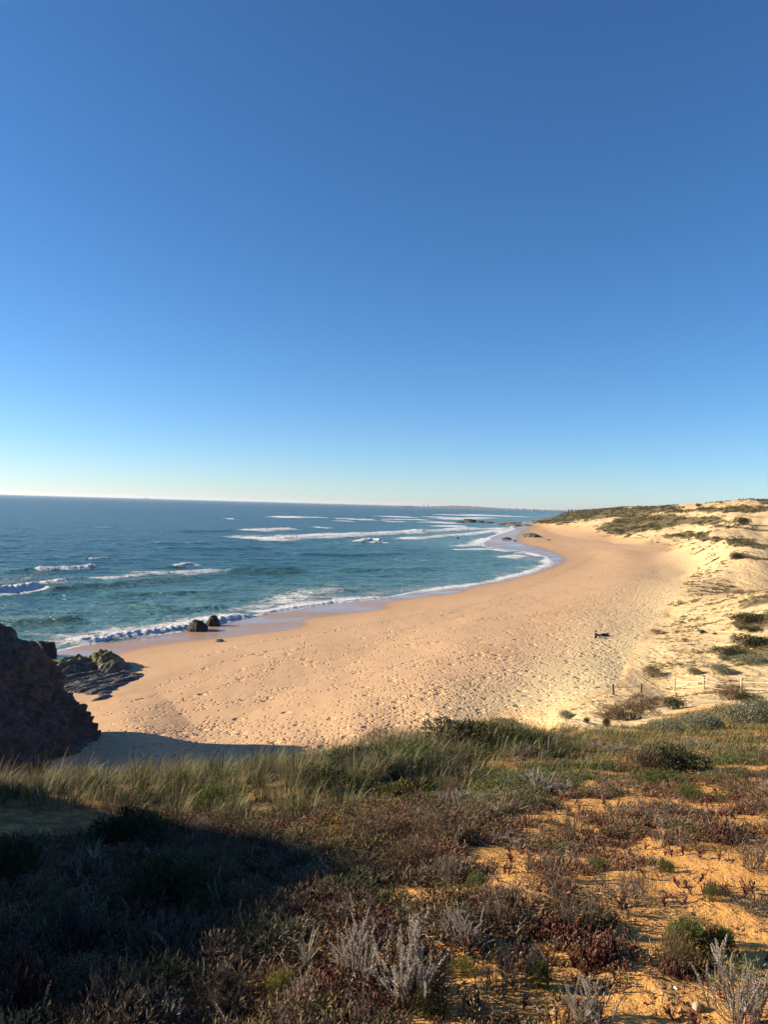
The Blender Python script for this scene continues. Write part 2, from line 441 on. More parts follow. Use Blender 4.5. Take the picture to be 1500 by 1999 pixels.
def mat_leaf(name, trans=.25, rough=.7, var=.35):
    t = NT(name); v = t.coord()
    c = t.attr('col', 'Color')
    n = t.noise(v, 25, 3, .6)
    c2 = t.mix(t.math('MULTIPLY', t.ramp(n, .35, .7), var), c, t.mix(1.0, c, (.45, .42, .38), 'MULTIPLY'))
    t.l(c2, t.b.inputs['Base Color']); t.b.inputs['Roughness'].default_value = rough; t.b.inputs['Specular IOR Level'].default_value = .25
    if trans:
        tr = t.n('BsdfTranslucent'); t.l(c2, tr.inputs['Color'])
        mx = t.n('MixShader'); mx.inputs[0].default_value = trans
        t.l(t.b.outputs[0], mx.inputs[1]); t.l(tr.outputs[0], mx.inputs[2]); t.l(mx.outputs[0], t.out.inputs['Surface'])
    return t.m
M_GROUND = mat_ground(); M_SEA = mat_sea()
M_CLIFF = mat_rock('cliff_rock', (.040, .038, .034), (.085, .078, .068), (.13, .115, .10), .0, (.5, .9, 3.2))
M_ROCK = mat_rock('wet_dark_rock', (.022, .020, .018), (.060, .052, .045), None, .0)
M_LEDGE = mat_rock('ledge_rock', (.055, .052, .05), (.16, .14, .125), (.22, .19, .165), .95, (.35, 2.2, 2.0))
M_LEAF = mat_leaf('plant_leaf'); M_FLESH = mat_leaf('fleshy_leaf', .08, .5); M_WOOD = mat_leaf('dry_stem', 0.0, .85, .5)

# ------------------------------------------------------------------ ground sheet
def theta_axis(dense_lo, dense_hi, step, coarse, lo, hi):
    a = [np.arange(dense_lo, dense_hi, step)]
    x = dense_lo; L = []
    s = step
    while x > lo: s = min(s * 1.25, coarse); x -= s; L.append(max(x, lo))
    x = a[0][-1]; R = []
    s = step
    while x < hi: s = min(s * 1.25, coarse); x += s; R.append(min(x, hi))
    return np.radians(np.concatenate([L[::-1], a[0], R]))
th = theta_axis(-31, 31, .11, 4.0, -178, 178)
ra = np.exp(np.concatenate([np.linspace(math.log(.5), math.log(2.4), 20)[:-1], np.linspace(math.log(2.4), math.log(1200), 760), np.linspace(math.log(1300), math.log(12000), 14)]))
RR, TT = np.meshgrid(ra, th, indexing='ij')
GX = RR * np.sin(TT); GY = RR * np.cos(TT)
gz, gsd, gu, gv, gb, gd = ground(GX.ravel(), GY.ravel(), True)
x_, y_ = GX.ravel(), GY.ravel(); r_ = np.hypot(x_, y_)
wetin = inpoly(x_, y_, WETPOLY) | (gsd < 0)
dwb, _, _ = dline(x_, y_, WB)
sgn = np.where(wetin, dwb, -dwb) + r_ * .006 * fbm(x_ / 5, y_ / 9, 44., 4)
g_wet = np.where(r_ > 36, sstep(-.008, .012, sgn / r_), 0)
g_damp = np.where(r_ > 36, sstep(-.07, .0, sgn / r_), 0) * gb
# footprint density on the beach (photo regions)
PALE = [(870,1410),(900,1390),(1000,1330),(1090,1270),(1200,1190),(1300,1120),(1345,1085),(1420,1090),(1400,1420)]
FOOTHI = [(180,1450),(500,1425),(640,1395),(820,1330),(960,1270),(1060,1215),(1180,1140),(1290,1085),(1400,1090),(1240,1340),(1180,1400),(900,1470),(200,1500)]
FOOTMID = [(240,1400),(420,1330),(560,1290),(720,1240),(880,1200),(1000,1160),(1150,1090),(1230,1060),(1400,1070),(1240,1340),(900,1480),(180,1480)]
hi = spoly(gu, gv, FOOTHI, 45); mi = spoly(gu, gv, FOOTMID, 30)
tr = fbm(x_ / 16 + y_ / 30, y_ / 6 - x_ / 10, 3.0, 3)
g_foot = gb * np.clip(.10 * sstep(.0, .5, tr) + mi * (.12 + .42 * sstep(-.1, .45, tr)) + hi * (.55 + .2 * fbm(x_ / 12, y_ / 12, 8., 2)), 0, 1)
DF = [(1420,1150),(1500,1090),(1600,1080),(1600,1160),(1500,1165),(1390,1215),(1290,1260),(1330,1190),(1380,1140)]
g_foot = np.clip(g_foot * (1 - g_wet) + gd * (.45 * spoly(gu, gv, DF, 12) + .16), 0, 1) * sstep(.0, .25, 1 - g_damp * .9)
TRAILS = [[(240,1365),(330,1340),(430,1310),(540,1280),(640,1262)],[(250,1390),(380,1350),(470,1320),(520,1300),(560,1270),(600,1240)],[(300,1330),(420,1285),(500,1262),(560,1255),(640,1250)],
 [(230,1420),(400,1375),(560,1340),(650,1320)],[(500,1265),(600,1290),(720,1320)],[(560,1268),(660,1300),(760,1310)],[(620,1290),(700,1260),(760,1235)],[(390,1270),(500,1240),(640,1222),(760,1205)],[(180,1400),(300,1385),(430,1370),(540,1362)],
 [(640,1225),(760,1200),(900,1178),(1000,1160)],[(700,1240),(830,1215),(960,1180),(1040,1150)],[(700,1280),(880,1230),(1000,1190),(1120,1140),(1200,1100)],[(640,1350),(800,1300),(920,1260)],[(1060,1120),(1120,1100),(1180,1075),(1200,1060)],[(860,1195),(1000,1150),(1090,1115),(1160,1080)]]
for tl in TRAILS:
    a_ = np.array(tl, float); wl = smooth_line(gp(a_[:, 0], a_[:, 1], 1.5)[:, :2], 2)
    bb = (x_ > wl[:, 0].min() - 4) & (x_ < wl[:, 0].max() + 4) & (y_ > wl[:, 1].min() - 4) & (y_ < wl[:, 1].max() + 4)
    dt, _, _ = dline(x_[bb] + .8 * fbm(x_[bb] / 4, y_[bb] / 4, 3., 2), y_[bb], wl); g_foot[bb] = np.maximum(g_foot[bb], .75 * np.exp(-(dt / .55) ** 2) * (1 - g_wet[bb]))
g_pale = spoly(gu, gv, PALE, 60)
# scrub on the dunes
VEG = [([(1035,1022),(1060,1008),(1130,996),(1180,992),(1240,990),(1290,988),(1300,1000),(1250,1006),(1180,1014),(1130,1018),(1100,1026)], 4, .9),
       ([(1180,996),(1310,986),(1330,990),(1340,1002),(1260,1004),(1190,1002)], 3, .95),
       ([(1330,994),(1390,990),(1440,986),(1500,990),(1700,985),(1700,1004),(1500,1002),(1420,1002),(1350,1001)], 3, .9),
       ([(1460,978),(1480,972),(1530,974),(1530,986),(1490,985)], 2, .9), ([(1385,984),(1410,977),(1450,976),(1450,981),(1400,986)], 2, .5),
       ([(1210,1005),(1300,1004),(1400,1010),(1430,1018),(1370,1026),(1330,1024),(1290,1034),(1240,1044),(1180,1040),(1160,1034),(1200,1018)], 4, .95),
       ([(1170,1040),(1210,1033),(1240,1040),(1245,1047),(1190,1046)], 3, .8),
       ([(1375,1020),(1430,1027),(1480,1030),(1520,1036),(1600,1040),(1600,1048),(1490,1040),(1400,1030)], 3, .8),
       ([(1295,1050),(1330,1037),(1370,1040),(1415,1054),(1400,1060),(1350,1050),(1310,1056)], 3, 1.0),
       ([(1415,1057),(1440,1052),(1480,1056),(1500,1062),(1540,1070),(1500,1076),(1460,1068),(1425,1066)], 3, .95),
       ([(1425,1092),(1440,1079),(1470,1082),(1500,1091),(1540,1098),(1500,1096),(1450,1090)], 3, 1.0),
       ([(1350,1150),(1395,1137),(1440,1144),(1450,1152),(1400,1158),(1355,1180),(1340,1172)], 8, .30),
       ([(1450,1172),(1480,1160),(1540,1156),(1600,1170),(1600,1185),(1500,1182),(1440,1190)], 5, .72),
       ([(1425,1215),(1450,1200),(1500,1196),(1600,1196),(1600,1240),(1500,1232),(1440,1228)], 6, .72),
       ([(1395,1275),(1440,1248),(1500,1240),(1600,1240),(1600,1310),(1500,1306),(1440,1306),(1405,1290)], 8, .72),
       ([(1250,1310),(1330,1275),(1400,1250),(1410,1300),(1500,1315),(1500,1345),(1400,1340),(1330,1330),(1260,1330)], 10, .36),
       ([(1080,1400),(1130,1370),(1200,1355),(1300,1345),(1345,1360),(1330,1385),(1240,1415),(1150,1420)], 8, .35)]
g_veg = np.zeros(len(x_))
wob = np.clip(r_ / 300, .15, 1); gu2 = gu + 26 * fbm(x_ / (26 * wob), y_ / (34 * wob), 5., 4); gv2 = gv + np.clip(1400 / np.maximum(r_, 20), 2.5, 22) * fbm(x_ / (20 * wob), y_ / (26 * wob), 15., 4)
for poly, s, w in VEG: g_veg = np.maximum(g_veg, w * spoly(gu2, gv2, poly, s))
g_veg = np.maximum(g_veg * sstep(.3, .7, gd), gd * .08)
# litter under the foreground plants
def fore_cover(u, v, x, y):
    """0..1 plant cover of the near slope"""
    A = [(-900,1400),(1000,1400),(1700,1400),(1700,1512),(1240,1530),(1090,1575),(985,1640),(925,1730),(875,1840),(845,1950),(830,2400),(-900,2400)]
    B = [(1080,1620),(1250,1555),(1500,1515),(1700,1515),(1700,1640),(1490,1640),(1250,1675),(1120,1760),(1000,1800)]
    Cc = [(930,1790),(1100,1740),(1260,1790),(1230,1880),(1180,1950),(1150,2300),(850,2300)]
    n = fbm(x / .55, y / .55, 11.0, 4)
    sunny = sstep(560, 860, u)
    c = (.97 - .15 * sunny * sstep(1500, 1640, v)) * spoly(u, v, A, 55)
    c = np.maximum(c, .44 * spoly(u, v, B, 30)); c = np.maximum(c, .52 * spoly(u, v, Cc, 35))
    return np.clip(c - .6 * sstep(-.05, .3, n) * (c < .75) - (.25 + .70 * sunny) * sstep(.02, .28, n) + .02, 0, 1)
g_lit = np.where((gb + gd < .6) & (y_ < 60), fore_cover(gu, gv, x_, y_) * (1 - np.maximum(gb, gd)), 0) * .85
GV = np.stack([x_, y_, gz], -1)
cen = np.array([[0, 0, 17.3]])
g_faces = grid_faces(len(ra), len(th), True)
nlast = len(th)
fan = np.stack([np.full(nlast, len(GV)), np.roll(np.arange(nlast), -1), np.arange(nlast)], -1)
z1 = lambda a: np.concatenate([a, [0]])
gobj = mesh_np('ground', np.vstack([GV, cen]), [g_faces[:, ::-1], fan[:, ::-1]], M_GROUND,
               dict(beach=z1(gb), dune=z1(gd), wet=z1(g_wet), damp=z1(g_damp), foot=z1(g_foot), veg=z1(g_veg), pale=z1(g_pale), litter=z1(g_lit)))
tag(gobj, 'sandy ground running from the scrubby orange slope down to the beach and the dunes', 'ground', kind='structure')

# ------------------------------------------------------------------ sea
dy = np.concatenate([np.arange(350, 30, -.62), np.arange(30, 6, -.22), np.arange(6, .55, -.1)])
sr = EYE * F / dy
sth = theta_axis(-29.5, 15, .085, 3.0, -110, 40)
SR, ST = np.meshgrid(sr, sth, indexing='ij')
sx = (SR * np.sin(ST)).ravel(); sy = (SR * np.cos(ST)).ravel()
# rays at the frame's side are longer: keep rows as circles
ssd = -shore(sx, sy)                     # distance out to sea
srr = np.hypot(sx, sy)
amp = np.exp(-srr / 900) * sstep(-1, 14, ssd)
sz = amp * (.55 * fbm(sx / 17, sy / 6.5, 1.0, 3) + .22 * fbm(sx / 4.5, sy / 2.0, 2.0, 3)) + sstep(-2, 6, ssd) * .05
foam = np.zeros(len(sx)); green = np.zeros(len(sx))
BREAK = [  # photo line (left to right), crest height m, back width m, face width m, foam strength, foam reach behind (photo px), foam before (px), swell green
 ([(100,1256),(160,1251),(230,1243),(290,1234),(345,1227),(400,1217),(450,1206),(500,1198)], .62, 2.2, 1.3, .64, 32, 6, 0),
 ([(490,1199),(560,1188),(620,1179),(700,1170),(770,1164)], .34, 1.6, .9, .58, 21, 4, 0),
 ([(760,1163),(850,1151),(930,1141),(1000,1127),(1060,1109),(1079,1099),(1068,1088)], .20, 1.6, .8, .48, 8, 2, 0),
 ([(-60,1158),(0,1154),(50,1149),(75,1146)], 1.15, 3.2, 1.6, .75, 6, 6, .5),
 ([(70,1147),(100,1143),(134,1137)], .9, 3.5, 1.6, .55, 2.5, 3, .6),
 ([(60,1152),(180,1143),(300,1133),(400,1125)], .75, 6, 3, 0, 1, 1, .75),
 ([(56,1112),(120,1111),(160,1108),(189,1103)], .8, 3, 1.6, .52, 3.5, 2, .4), ([(-60,1116),(0,1115),(70,1112)], .7, 5, 2.5, 0, 1, 1, .8),
 ([(178,1130),(240,1126),(290,1123)], .25, 4, 1.5, .32, 8, 3, 0),
 ([(236,1119),(310,1119),(370,1117),(438,1111)], .45, 4, 2, .36, 10, 4, .2),
 ([(338,1107),(358,1105),(374,1100)], .7, 3, 1.5, .6, 3, 2, 0),
 ([(436,1113),(520,1114),(600,1113)], 1.0, 6, 3, 0, 1, 1, .35),
 ([(-50,1215),(60,1214),(110,1212),(172,1209)], .7, 5, 2.2, 0, 1, 1, 1.0),
 ([(250,1180),(330,1186),(450,1182)], .45, 5, 2, 0, 1, 1, .3), ([(520,1150),(640,1156),(740,1150)], .4, 5, 2.5, 0, 1, 1, .2), ([(180,1160),(330,1158),(460,1152)], .4, 5, 2.5, 0, 1, 1, .3),
 ([(640,1110),(760,1112),(880,1108)], .5, 7, 3, 0, 1, 1, .15), ([(560,1082),(680,1084),(800,1080)], .6, 9, 4, 0, 1, 1, .1), ([(300,1070),(420,1072),(520,1068)], .6, 9, 4, 0, 1, 1, .1),
 ([(-50,1234),(60,1240),(150,1238)], .15, 4, 2, .16, 14, 4, .3),
 ([(455,1054),(520,1054),(600,1049),(700,1044),(790,1040),(850,1036.5)], 1.1, 12, 5, .52, (9, 2.5), 1.6, 0), ([(800,1039),(850,1036),(900,1033.5),(935,1031.5)], .9, 9, 4, .46, 2, 1, 0),
 ([(925,1032),(965,1033),(990,1031)], .4, 6, 2.5, .42, 3, 1, 0),
 ([(728,1052),(780,1053),(860,1047),(920,1042),(960,1037.5),(998,1030.5)], .6, 6, 3, .50, 2.2, .9, 0),
 ([(466,1035.5),(520,1035),(567,1032)], 1.1, 10, 5, .60, 3.2, 1.2, .1), ([(360,1038),(420,1037),(470,1035.5)], 1.0, 12, 6, 0, 1, 1, .35),
 ([(612,1030),(634,1029.5)], .6, 8, 4, .58, 2, 1, 0),
 ([(703,1058),(716,1056)], 1.2, 4, 2, .75, 2.2, 1.5, 0), ([(717,1056.5),(727,1054),(737,1056.5)], 1.3, 4, 2.2, .7, 3, 1.2, 0), ([(740,1059),(751,1058.5)], .5, 3, 1.5, .6, 1.5, 1, 0),
 ([(878,1066.5),(905,1065),(946,1062)], .3, 3, 1, .55, 2, 1, 0),
 ([(878,1073),(930,1072),(960,1071.5),(1005,1077)], .3, 3, 1.5, .50, 3, 1, 0), ([(1000,1080),(1030,1079),(1062,1087)], .3, 3, 1.5, .48, 3, 1, 0),
 ([(928,1066),(934,1058),(955,1050)], .2, 2, 1, .46, 3, 1, 0), ([(952,1040),(985,1037),(1000,1030)], .2, 3, 1.5, .5, 2, 1.5, 0),
 ([(985,1089),(1005,1084),(1022,1083)], .2, 3, 1, .5, 4, 2, 0),
 ([(545,1008.5),(572,1011.5)], 1, 24, 12, .5, 1.3, .9, 0), ([(582,1011),(610,1011)], 1, 24, 12, .48, 1.1, .8, 0), ([(620,1011),(632,1011)], 1, 24, 12, .6, 1.4, .8, 0),
 ([(655,1013.5),(678,1013.5)], 1, 24, 12, .5, 1.1, .8, 0), ([(682,1015),(722,1014.5)], 1, 24, 12, .5, 1.2, .8, 0), ([(726,1015),(736,1015)], 1, 24, 12, .62, 1.4, .8, 0),
 ([(740,1008.5),(792,1009)], 1, 24, 12, .55, 1.2, .9, 0), ([(747,1014.5),(800,1015),(828,1014.5)], 1, 20, 10, .5, 1.4, .8, 0), ([(663,1017.5),(682,1017)], .5, 14, 6, .52, 1.5, .8, 0), ([(750,1018.5),(797,1018.5)], .5, 14, 6, .48, 1.5, .8, 0),
 ([(843,1010.5),(872,1010)], 1, 20, 10, .5, 1.2, .8, 0), ([(876,1006),(902,1005.5)], 1, 24, 12, .5, 1.1, .8, 0), ([(905,1004.5),(930,1005),(990,1008),(1037,1009)], 1, 24, 12, .5, 1.2, .8, 0), ([(862,1014.5),(905,1013),(952,1010.5)], 1, 20, 10, .42, 1.3, .8, 0),
 ([(838,1021),(870,1019),(900,1023)], .5, 8, 4, .52, 2.5, 1.2, 0), ([(868,1028.5),(890,1026.5),(917,1027.5)], .5, 8, 4, .55, 2.2, 1, 0), ([(858,1032.5),(900,1033.5),(932,1032)], .4, 8, 4, .46, 2, 1, 0),
 ([(170,1091),(217,1089)], .4, 4, 2, .45, 2, 1, 0), ([(88,1088.5),(142,1088.5)], .4, 4, 3, .3, 3, 1, .2), ([(430,1012.5),(452,1012.5)], .6, 14, 8, .5, 1.2, .8, 0), ([(180,1030),(230,1030)], .4, 10, 5, .35, 1.2, .8, 0), ([(300,1061),(420,1059)], .4, 8, 4, .12, 3, 1, 0),
]
for ln, h, bw, fw, fs, reach, pre, gr in BREAK:
    a = np.array(ln, float)
    if len(a) > 2: a = smooth_line(a, 1)
    w = gp(a[:, 0], a[:, 1], .2)[:, :2]
    mpp = float(np.median(w[:, 1])) ** 2 / (EYE * F)       # metres of water per photo pixel there
    r0, r1 = reach if isinstance(reach, tuple) else (reach, reach); pre = pre * mpp
    bw = max(bw, .9 * mpp); fw = max(fw, .5 * mpp)
    pad = max(max(r0, r1) * mpp * 2.5, bw * 4, 8)
    m = (sx > w[:, 0].min() - pad) & (sx < w[:, 0].max() + pad) & (sy > w[:, 1].min() - pad) & (sy < w[:, 1].max() + pad)
    if not m.any(): continue
    X, Y = sx[m], sy[m]
    jit = .9 * min(bw, 4 + mpp) * fbm(X / (bw * 2.2), Y / (bw * 2.2), 31.0, 4)
    d, s, p = dline(X, Y, w)
    d = d * s + jit * .6                       # positive = seaward (left of travel left->right)
    end = sstep(0, .12, p) * sstep(1, .88, p)
    sh = np.where(d > 0, np.exp(-(d / bw) ** 2), np.exp(-(d / fw) ** 2)) * end
    lump = 1 + (.55 * fbm(X / .8, Y / .8, 17.0, 3) if fs > 0 else 0)
    sz[m] += h * sh * lump
    if fs > 0:
        endf = sstep(0, .10, p) * sstep(1, .90, p)
        reach = (r0 + (r1 - r0) * p) * mpp
        var = 1 + .75 * fbm(X / (7 + 2 * mpp), Y / (9 + 5 * mpp), 37.0, 3)
        solid = .75 if (h > 1.05 and bw > 11) else .38
        rv = reach * np.clip(var, .3, 1.25)
        fo = np.where(d > 0, np.maximum(fs * np.exp(-(d / (solid * rv)) ** 2) * np.clip(var + .1, .3, 1.15), .25 * np.exp(-(d / (1.15 * rv)) ** 1.6)), fs * np.exp(-(d / pre) ** 2) * np.clip(var + .15, .45, 1.15)) * endf
        foam[m] = np.maximum(foam[m], fo)
    if gr > 0:
        green[m] = np.maximum(green[m], gr * np.exp(-((d + fw * .6) / (fw * 1.6)) ** 2) * end)
# lacy foam drifting behind the shore break and over the reef, thin foam at the water's edge
su, sv = proj(sx, sy, sz * 0)
def band(poly, soft, w):
    return w * spoly(su, sv, poly, soft)
lace = np.zeros(len(sx))
for poly, soft, w in [([(480,1195),(560,1165),(640,1150),(760,1148),(900,1135),(1040,1095),(1075,1092),(1070,1110),(900,1150),(760,1166),(560,1192)], 10, .26),
                      ([(430,1190),(520,1160),(640,1140),(700,1150),(600,1175),(480,1205)], 10, .33),
                      ([(120,1258),(200,1225),(300,1215),(420,1195),(480,1198),(330,1234)], 8, .38),
                      ([(380,1140),(520,1135),(680,1150),(560,1165)], 12, .17),
                      ([(640,1085),(760,1083),(960,1098),(940,1106),(760,1100)], 7, .19),
                      ([(500,1062),(680,1056),(700,1062),(560,1068)], 4, .17),
                      ([(-200,1125),(60,1118),(180,1118),(330,1140),(-200,1150)], 10, .17),
                      ([(750,1043),(900,1036),(995,1029),(930,1040),(800,1052)], 3, .19),
                      ([(860,1008),(940,1003),(1060,1006),(1030,1012),(980,1020),(900,1026),(840,1032)], 4, .12),
                      ([(-300,1170),(300,1170),(420,1190),(100,1225),(-300,1210)], 14, .13),
                      ([(60,1255),(110,1235),(250,1220),(300,1225),(140,1260),(60,1285)], 6, .31),
                      ([(960,1080),(1005,1076),(1060,1086),(1076,1098),(1030,1106),(1000,1095)], 5, .21)]:
    lace = np.maximum(lace, band(poly, soft, w))
foam = np.maximum(foam, lace)
edge = np.exp(-(ssd / (.007 * srr)) ** 2) * sstep(1700, 700, srr)
foam = np.maximum(foam, .50 * edge * (ssd > -3))
FILM = [(1000,1075),(930,1066),(930,1056),(955,1046),(1000,1028),(1060,1026),(1040,1085)]
film = band(FILM, 3, .85)
shal = np.exp(-np.maximum(ssd, 0) / (58 + .15 * srr))
far = sstep(200, 3000, srr)
cap = fbm(sx / 9, sy / 3.5, 41.0, 2)
foam = np.maximum(foam, np.where(srr < 3500, .62 * sstep(.80, .92, cap) , 0))
sobj = mesh_np('sea', np.stack([sx, sy, sz], -1), grid_faces(len(sr), len(sth))[:, ::-1], M_SEA,
               dict(foam=foam, shallow=shal, green=green, far=far, film=film))
tag(sobj, 'blue green sea with white breakers rolling onto the beach', 'sea', kind='structure')
# ------------------------------------------------------------------ cliff, ledge, boulders
prof = smooth_line([(-14.3,-.6),(-16.2,2.2),(-17.7,3.9),(-19.2,6.0),(-20.2,7.6),(-20.7,8.7),(-22.4,9.6),(-24.2,10.5),(-27,11.6),(-32,13.4),(-40,16.4),(-52,18.5),(-70,19)], 2)
prof = np.stack([prof[:, 0] * 1.07 - 1.15, 19 - (19 - prof[:, 1]) * 1.07 + .15], -1)
seg = np.concatenate([[0], np.cumsum(np.linalg.norm(np.diff(prof, axis=0), axis=1))])
ss = np.concatenate([np.arange(0, 18, .075), np.arange(18, seg[-1], .4)])
px_ = np.interp(ss, seg, prof[:, 0]); pz_ = np.interp(ss, seg, prof[:, 1])
tx = np.gradient(px_, ss); tz = np.gradient(pz_, ss); nx, nz = tz, -tx; nl = np.hypot(nx, nz); nx /= nl; nz /= nl
ys = np.concatenate([np.arange(22, 34, .25), np.arange(34, 56.4, .09)])
SS, YY = np.meshgrid(np.arange(len(ss)), ys, indexing='ij')
bx, bz = px_[SS].ravel(), pz_[SS].ravel(); NX, NZ = nx[SS].ravel(), nz[SS].ravel(); yy = YY.ravel()
e = sstep(51.4, 55.0, yy + .9 * fbm(bz / 2.2, bx / 2.2, 1.0, 3))
strata = fbm((yy * .35 + bz * .94 + .15 * bx) / .85, (yy * .9 - bz * .4) / 4.5, bx / 4.0, 5)
blk = fbm(yy / 1.5, bz / 1.1, bx / 1.4, 2); blk = np.floor(blk * 5 + .5 * strata) / 5
lay = (bz * .86 + yy * .34 - bx * .12) / .95 + .55 * fbm(yy / 5, bz / 5, bx / 5, 3); saw = lay - np.floor(lay)
lay2 = (bz * .86 + yy * .34) / .31 + .5 * fbm(yy / 2, bz / 2, bx / 2, 2); saw2 = lay2 - np.floor(lay2)
d1 = .42 * (saw - .5) * (1 + .8 * fbm(yy / 2.4, bz / 2.4, 9.0, 2)) + .10 * (saw2 - .5) + .9 * fbm(yy / 3.2, bz / 2.4, bx / 3.0, 4) + .55 * strata + .45 * blk + .5 * np.abs(fbm(yy / .9, bz / .7, bx / .9, 4)) + .10 * fbm(yy / .28, bz / .28, bx / .28, 3)
d1 = d1 - .25
d1 *= sstep(0, 2.0, SS.ravel() * .075)
cx_ = bx + NX * d1 - e * 7.0 + np.clip(45 - yy, 0, 10) * .22
cz_ = bz + NZ * d1 * .7
cz_ = cz_ * (1 - e) + (.1 - .5) * e
cl = mesh_np('cliff', np.stack([cx_, yy - e * .6 * d1, cz_], -1), grid_faces(len(ss), len(ys)), M_CLIFF)
tag(cl, 'dark shaded rock cliff dropping to the beach at the left edge', 'cliff', kind='structure')

LEDGE = [(70,1300),(100,1284),(115,1276),(150,1269),(185,1264),(212,1266),(236,1281),(258,1295),(300,1304),(280,1319),(242,1334),(238,1351),(216,1366),(150,1371),(172,1354),(130,1347),(90,1350),(60,1330)]
la = np.array(LEDGE, float); lw = gp(la[:, 0], la[:, 1], 1.3)[:, :2]
lx = np.arange(lw[:, 0].min() - .5, lw[:, 0].max() + .5, .085); ly = np.arange(lw[:, 1].min() - .5, lw[:, 1].max() + .5, .085)
LX, LY = np.meshgrid(lx, ly, indexing='ij'); X, Y = LX.ravel(), LY.ravel()
ins = inpoly(X, Y, lw); dd, _, _ = dline(X, Y, lw, True); dd = np.where(ins, dd, -dd)
A0, A1 = gp(120., 1350., 1.), gp(285., 1306., 1.); ax = (A1 - A0)[:2]; ax /= np.linalg.norm(ax)
al = X * ax[0] + Y * ax[1]; ac = -X * ax[1] + Y * ax[0]
rid = fbm(ac / .95 + .5 * fbm(al / 5, ac / 5, 2., 2), al / 7, 3.0, 4)
rid2 = np.abs(fbm(ac / .42, al / 3.2, 8.0, 4))
lh = -.36 + .44 * sstep(-.3, 1.6, dd) + .62 * rid * sstep(-.2, 1.5, dd) + .30 * rid2 * sstep(-.2, .8, dd) + .06 * fbm(X / .3, Y / .3, 4.0, 3)
hump = np.zeros(len(X))
for hu, hv, hr, hh in ((203,1287,2.3,1.45),(224,1293,1.9,.95),(160,1291,2.4,1.05),(130,1296,2.4,1.0),(182,1290,1.9,1.1)):
    c = gp(float(hu), float(hv), 1.2)
    q = np.hypot(X - c[0], (Y - c[1]) * .8) / hr
    hump = np.maximum(hump, hh * np.clip(1 - q ** 2.2, 0, 1) ** .6)
lh = lh + hump * (1 + .45 * fbm(X / .9, Y / .9, 6., 4)) + hump * .3 * rid
lg = ground(X, Y)
lz = lg + np.where(dd > -.45, lh, -.8)
lo_ = mesh_np('rock_ledge', np.stack([X, Y, lz], -1), grid_faces(len(lx), len(ly))[:, ::-1], M_LEDGE, dict(moss=np.clip(.12 + .3 * hump, 0, .6)))
tag(lo_, 'grey layered rock ledge with mossy humps lying on the sand beside the cliff', 'rock ledge')

def boulder(name, u, v, wpx, hpx, mat, label, group=None, seed=1.0, peak=1.0, squash=1.0, z=None, res=44, cat='rock'):
    c = hit(u, v) if z is None else gp(float(u), float(v), z)
    D = float(c[1]); w = wpx * D / F / 2; h = hpx * D / F
    a = np.linspace(0, 2 * math.pi, res * 2, endpoint=False); b = np.linspace(-.35, math.pi / 2, res)
    B, A = np.meshgrid(b, a, indexing='ij')
    x = np.cos(B) * np.cos(A); y = np.cos(B) * np.sin(A); zz = np.sin(B)
    zz = np.sign(zz) * np.abs(zz) ** peak
    n = 1 + .30 * fbm(x * 1.6 + seed, y * 1.6, zz * 1.6 + seed, 4) + .20 * np.abs(fbm(x * 3 + seed, y * 3, zz * 3, 4)) - .10
    V = np.stack([x * n * w, y * n * w * squash, np.maximum(zz, -.3) * n * h], -1).reshape(-1, 3)
    o = mesh_np(name, V, grid_faces(res, res * 2, True), mat, dict(moss=np.full(len(V), .3)))
    o.location = c - np.array([0, 0, .04 * h])
    return tag(o, label, cat, group)
boulder('boulder', 385, 1231, 44, 23, M_ROCK, 'larger dark boulder standing on the wet sand at the edge of the surf', None, 3.1, 1.15, .9)
boulder('boulder', 415, 1219, 27, 19, M_ROCK, 'smaller dark boulder at the edge of the white surf right behind the larger one', None, 8.4, 1.2, .9, z=.25)
boulder('rock', 428, 1252, 17, 5, M_LEDGE, 'small low mossy rock on the smooth sand below the two boulders', None, 5.2)
boulder('boulder', 86, 1282, 50, 34, M_ROCK, 'big blocky dark boulder standing in shallow water behind the cliff', None, 12.3, .8, 1.0, z=.15)
boulder('reef_rock', 1036, 1048, 44, 8, M_LEDGE, 'long low grey rock between wet sheen and dry sand far up the beach', None, 2.2, 1, 1.6, res=30)
boulder('reef_rock', 990, 1053, 20, 4.5, M_ROCK, 'dark rock awash on the wet sand left of the long grey rock', None, 4.2, 1, 1.5, res=24)
boulder('reef_rock', 1006, 1056.5, 9, 2.2, M_ROCK, 'tiny dark rock in the wet sheen below the long grey rock', None, 6.6, 1, 1.5, res=20)
boulder('reef_rock', 1071, 1054.5, 10, 2.4, M_LEDGE, 'small brown rock alone on the dry sand right of the long grey rock', None, 7.7, 1, 1.5, res=20)
boulder('reef_rock', 894, 1051, 7, 2.4, M_ROCK, 'lone dark rock poking out of the sea left of the far rocks', None, 9.1, 1, 1.2, z=0.0, res=20)
for k, (u, v, w_, h_) in enumerate([(916,1019,34,6.5),(938,1020,26,4),(898,1021,20,3.5),(955,1021,24,2.6),(978,1024,34,3.4),(1004,1026,36,3.6),(1026,1026,26,3.2),(1000,1021,40,2.0)]):
    boulder('reef_rock', u, v, w_, h_, M_LEDGE if k > 3 else M_ROCK,
            ['tallest dark reef rock among the far breakers', 'dark reef rock just right of the tallest one', 'dark reef rock just left of the tallest one in white water', 'low dark reef rock at the right end of the sea reef',
             'low brown rock at the seaward end of the far rock flat', 'broad brown rock in the middle of the far rock flat', 'brown rock at the beach end of the far rock flat', 'thin pale rock strip behind the far rock flat'][k],
            'reef rocks off the far headland', 20 + 3.3 * k, 1, 2.0, z=.0 if k < 4 else .2, res=26)

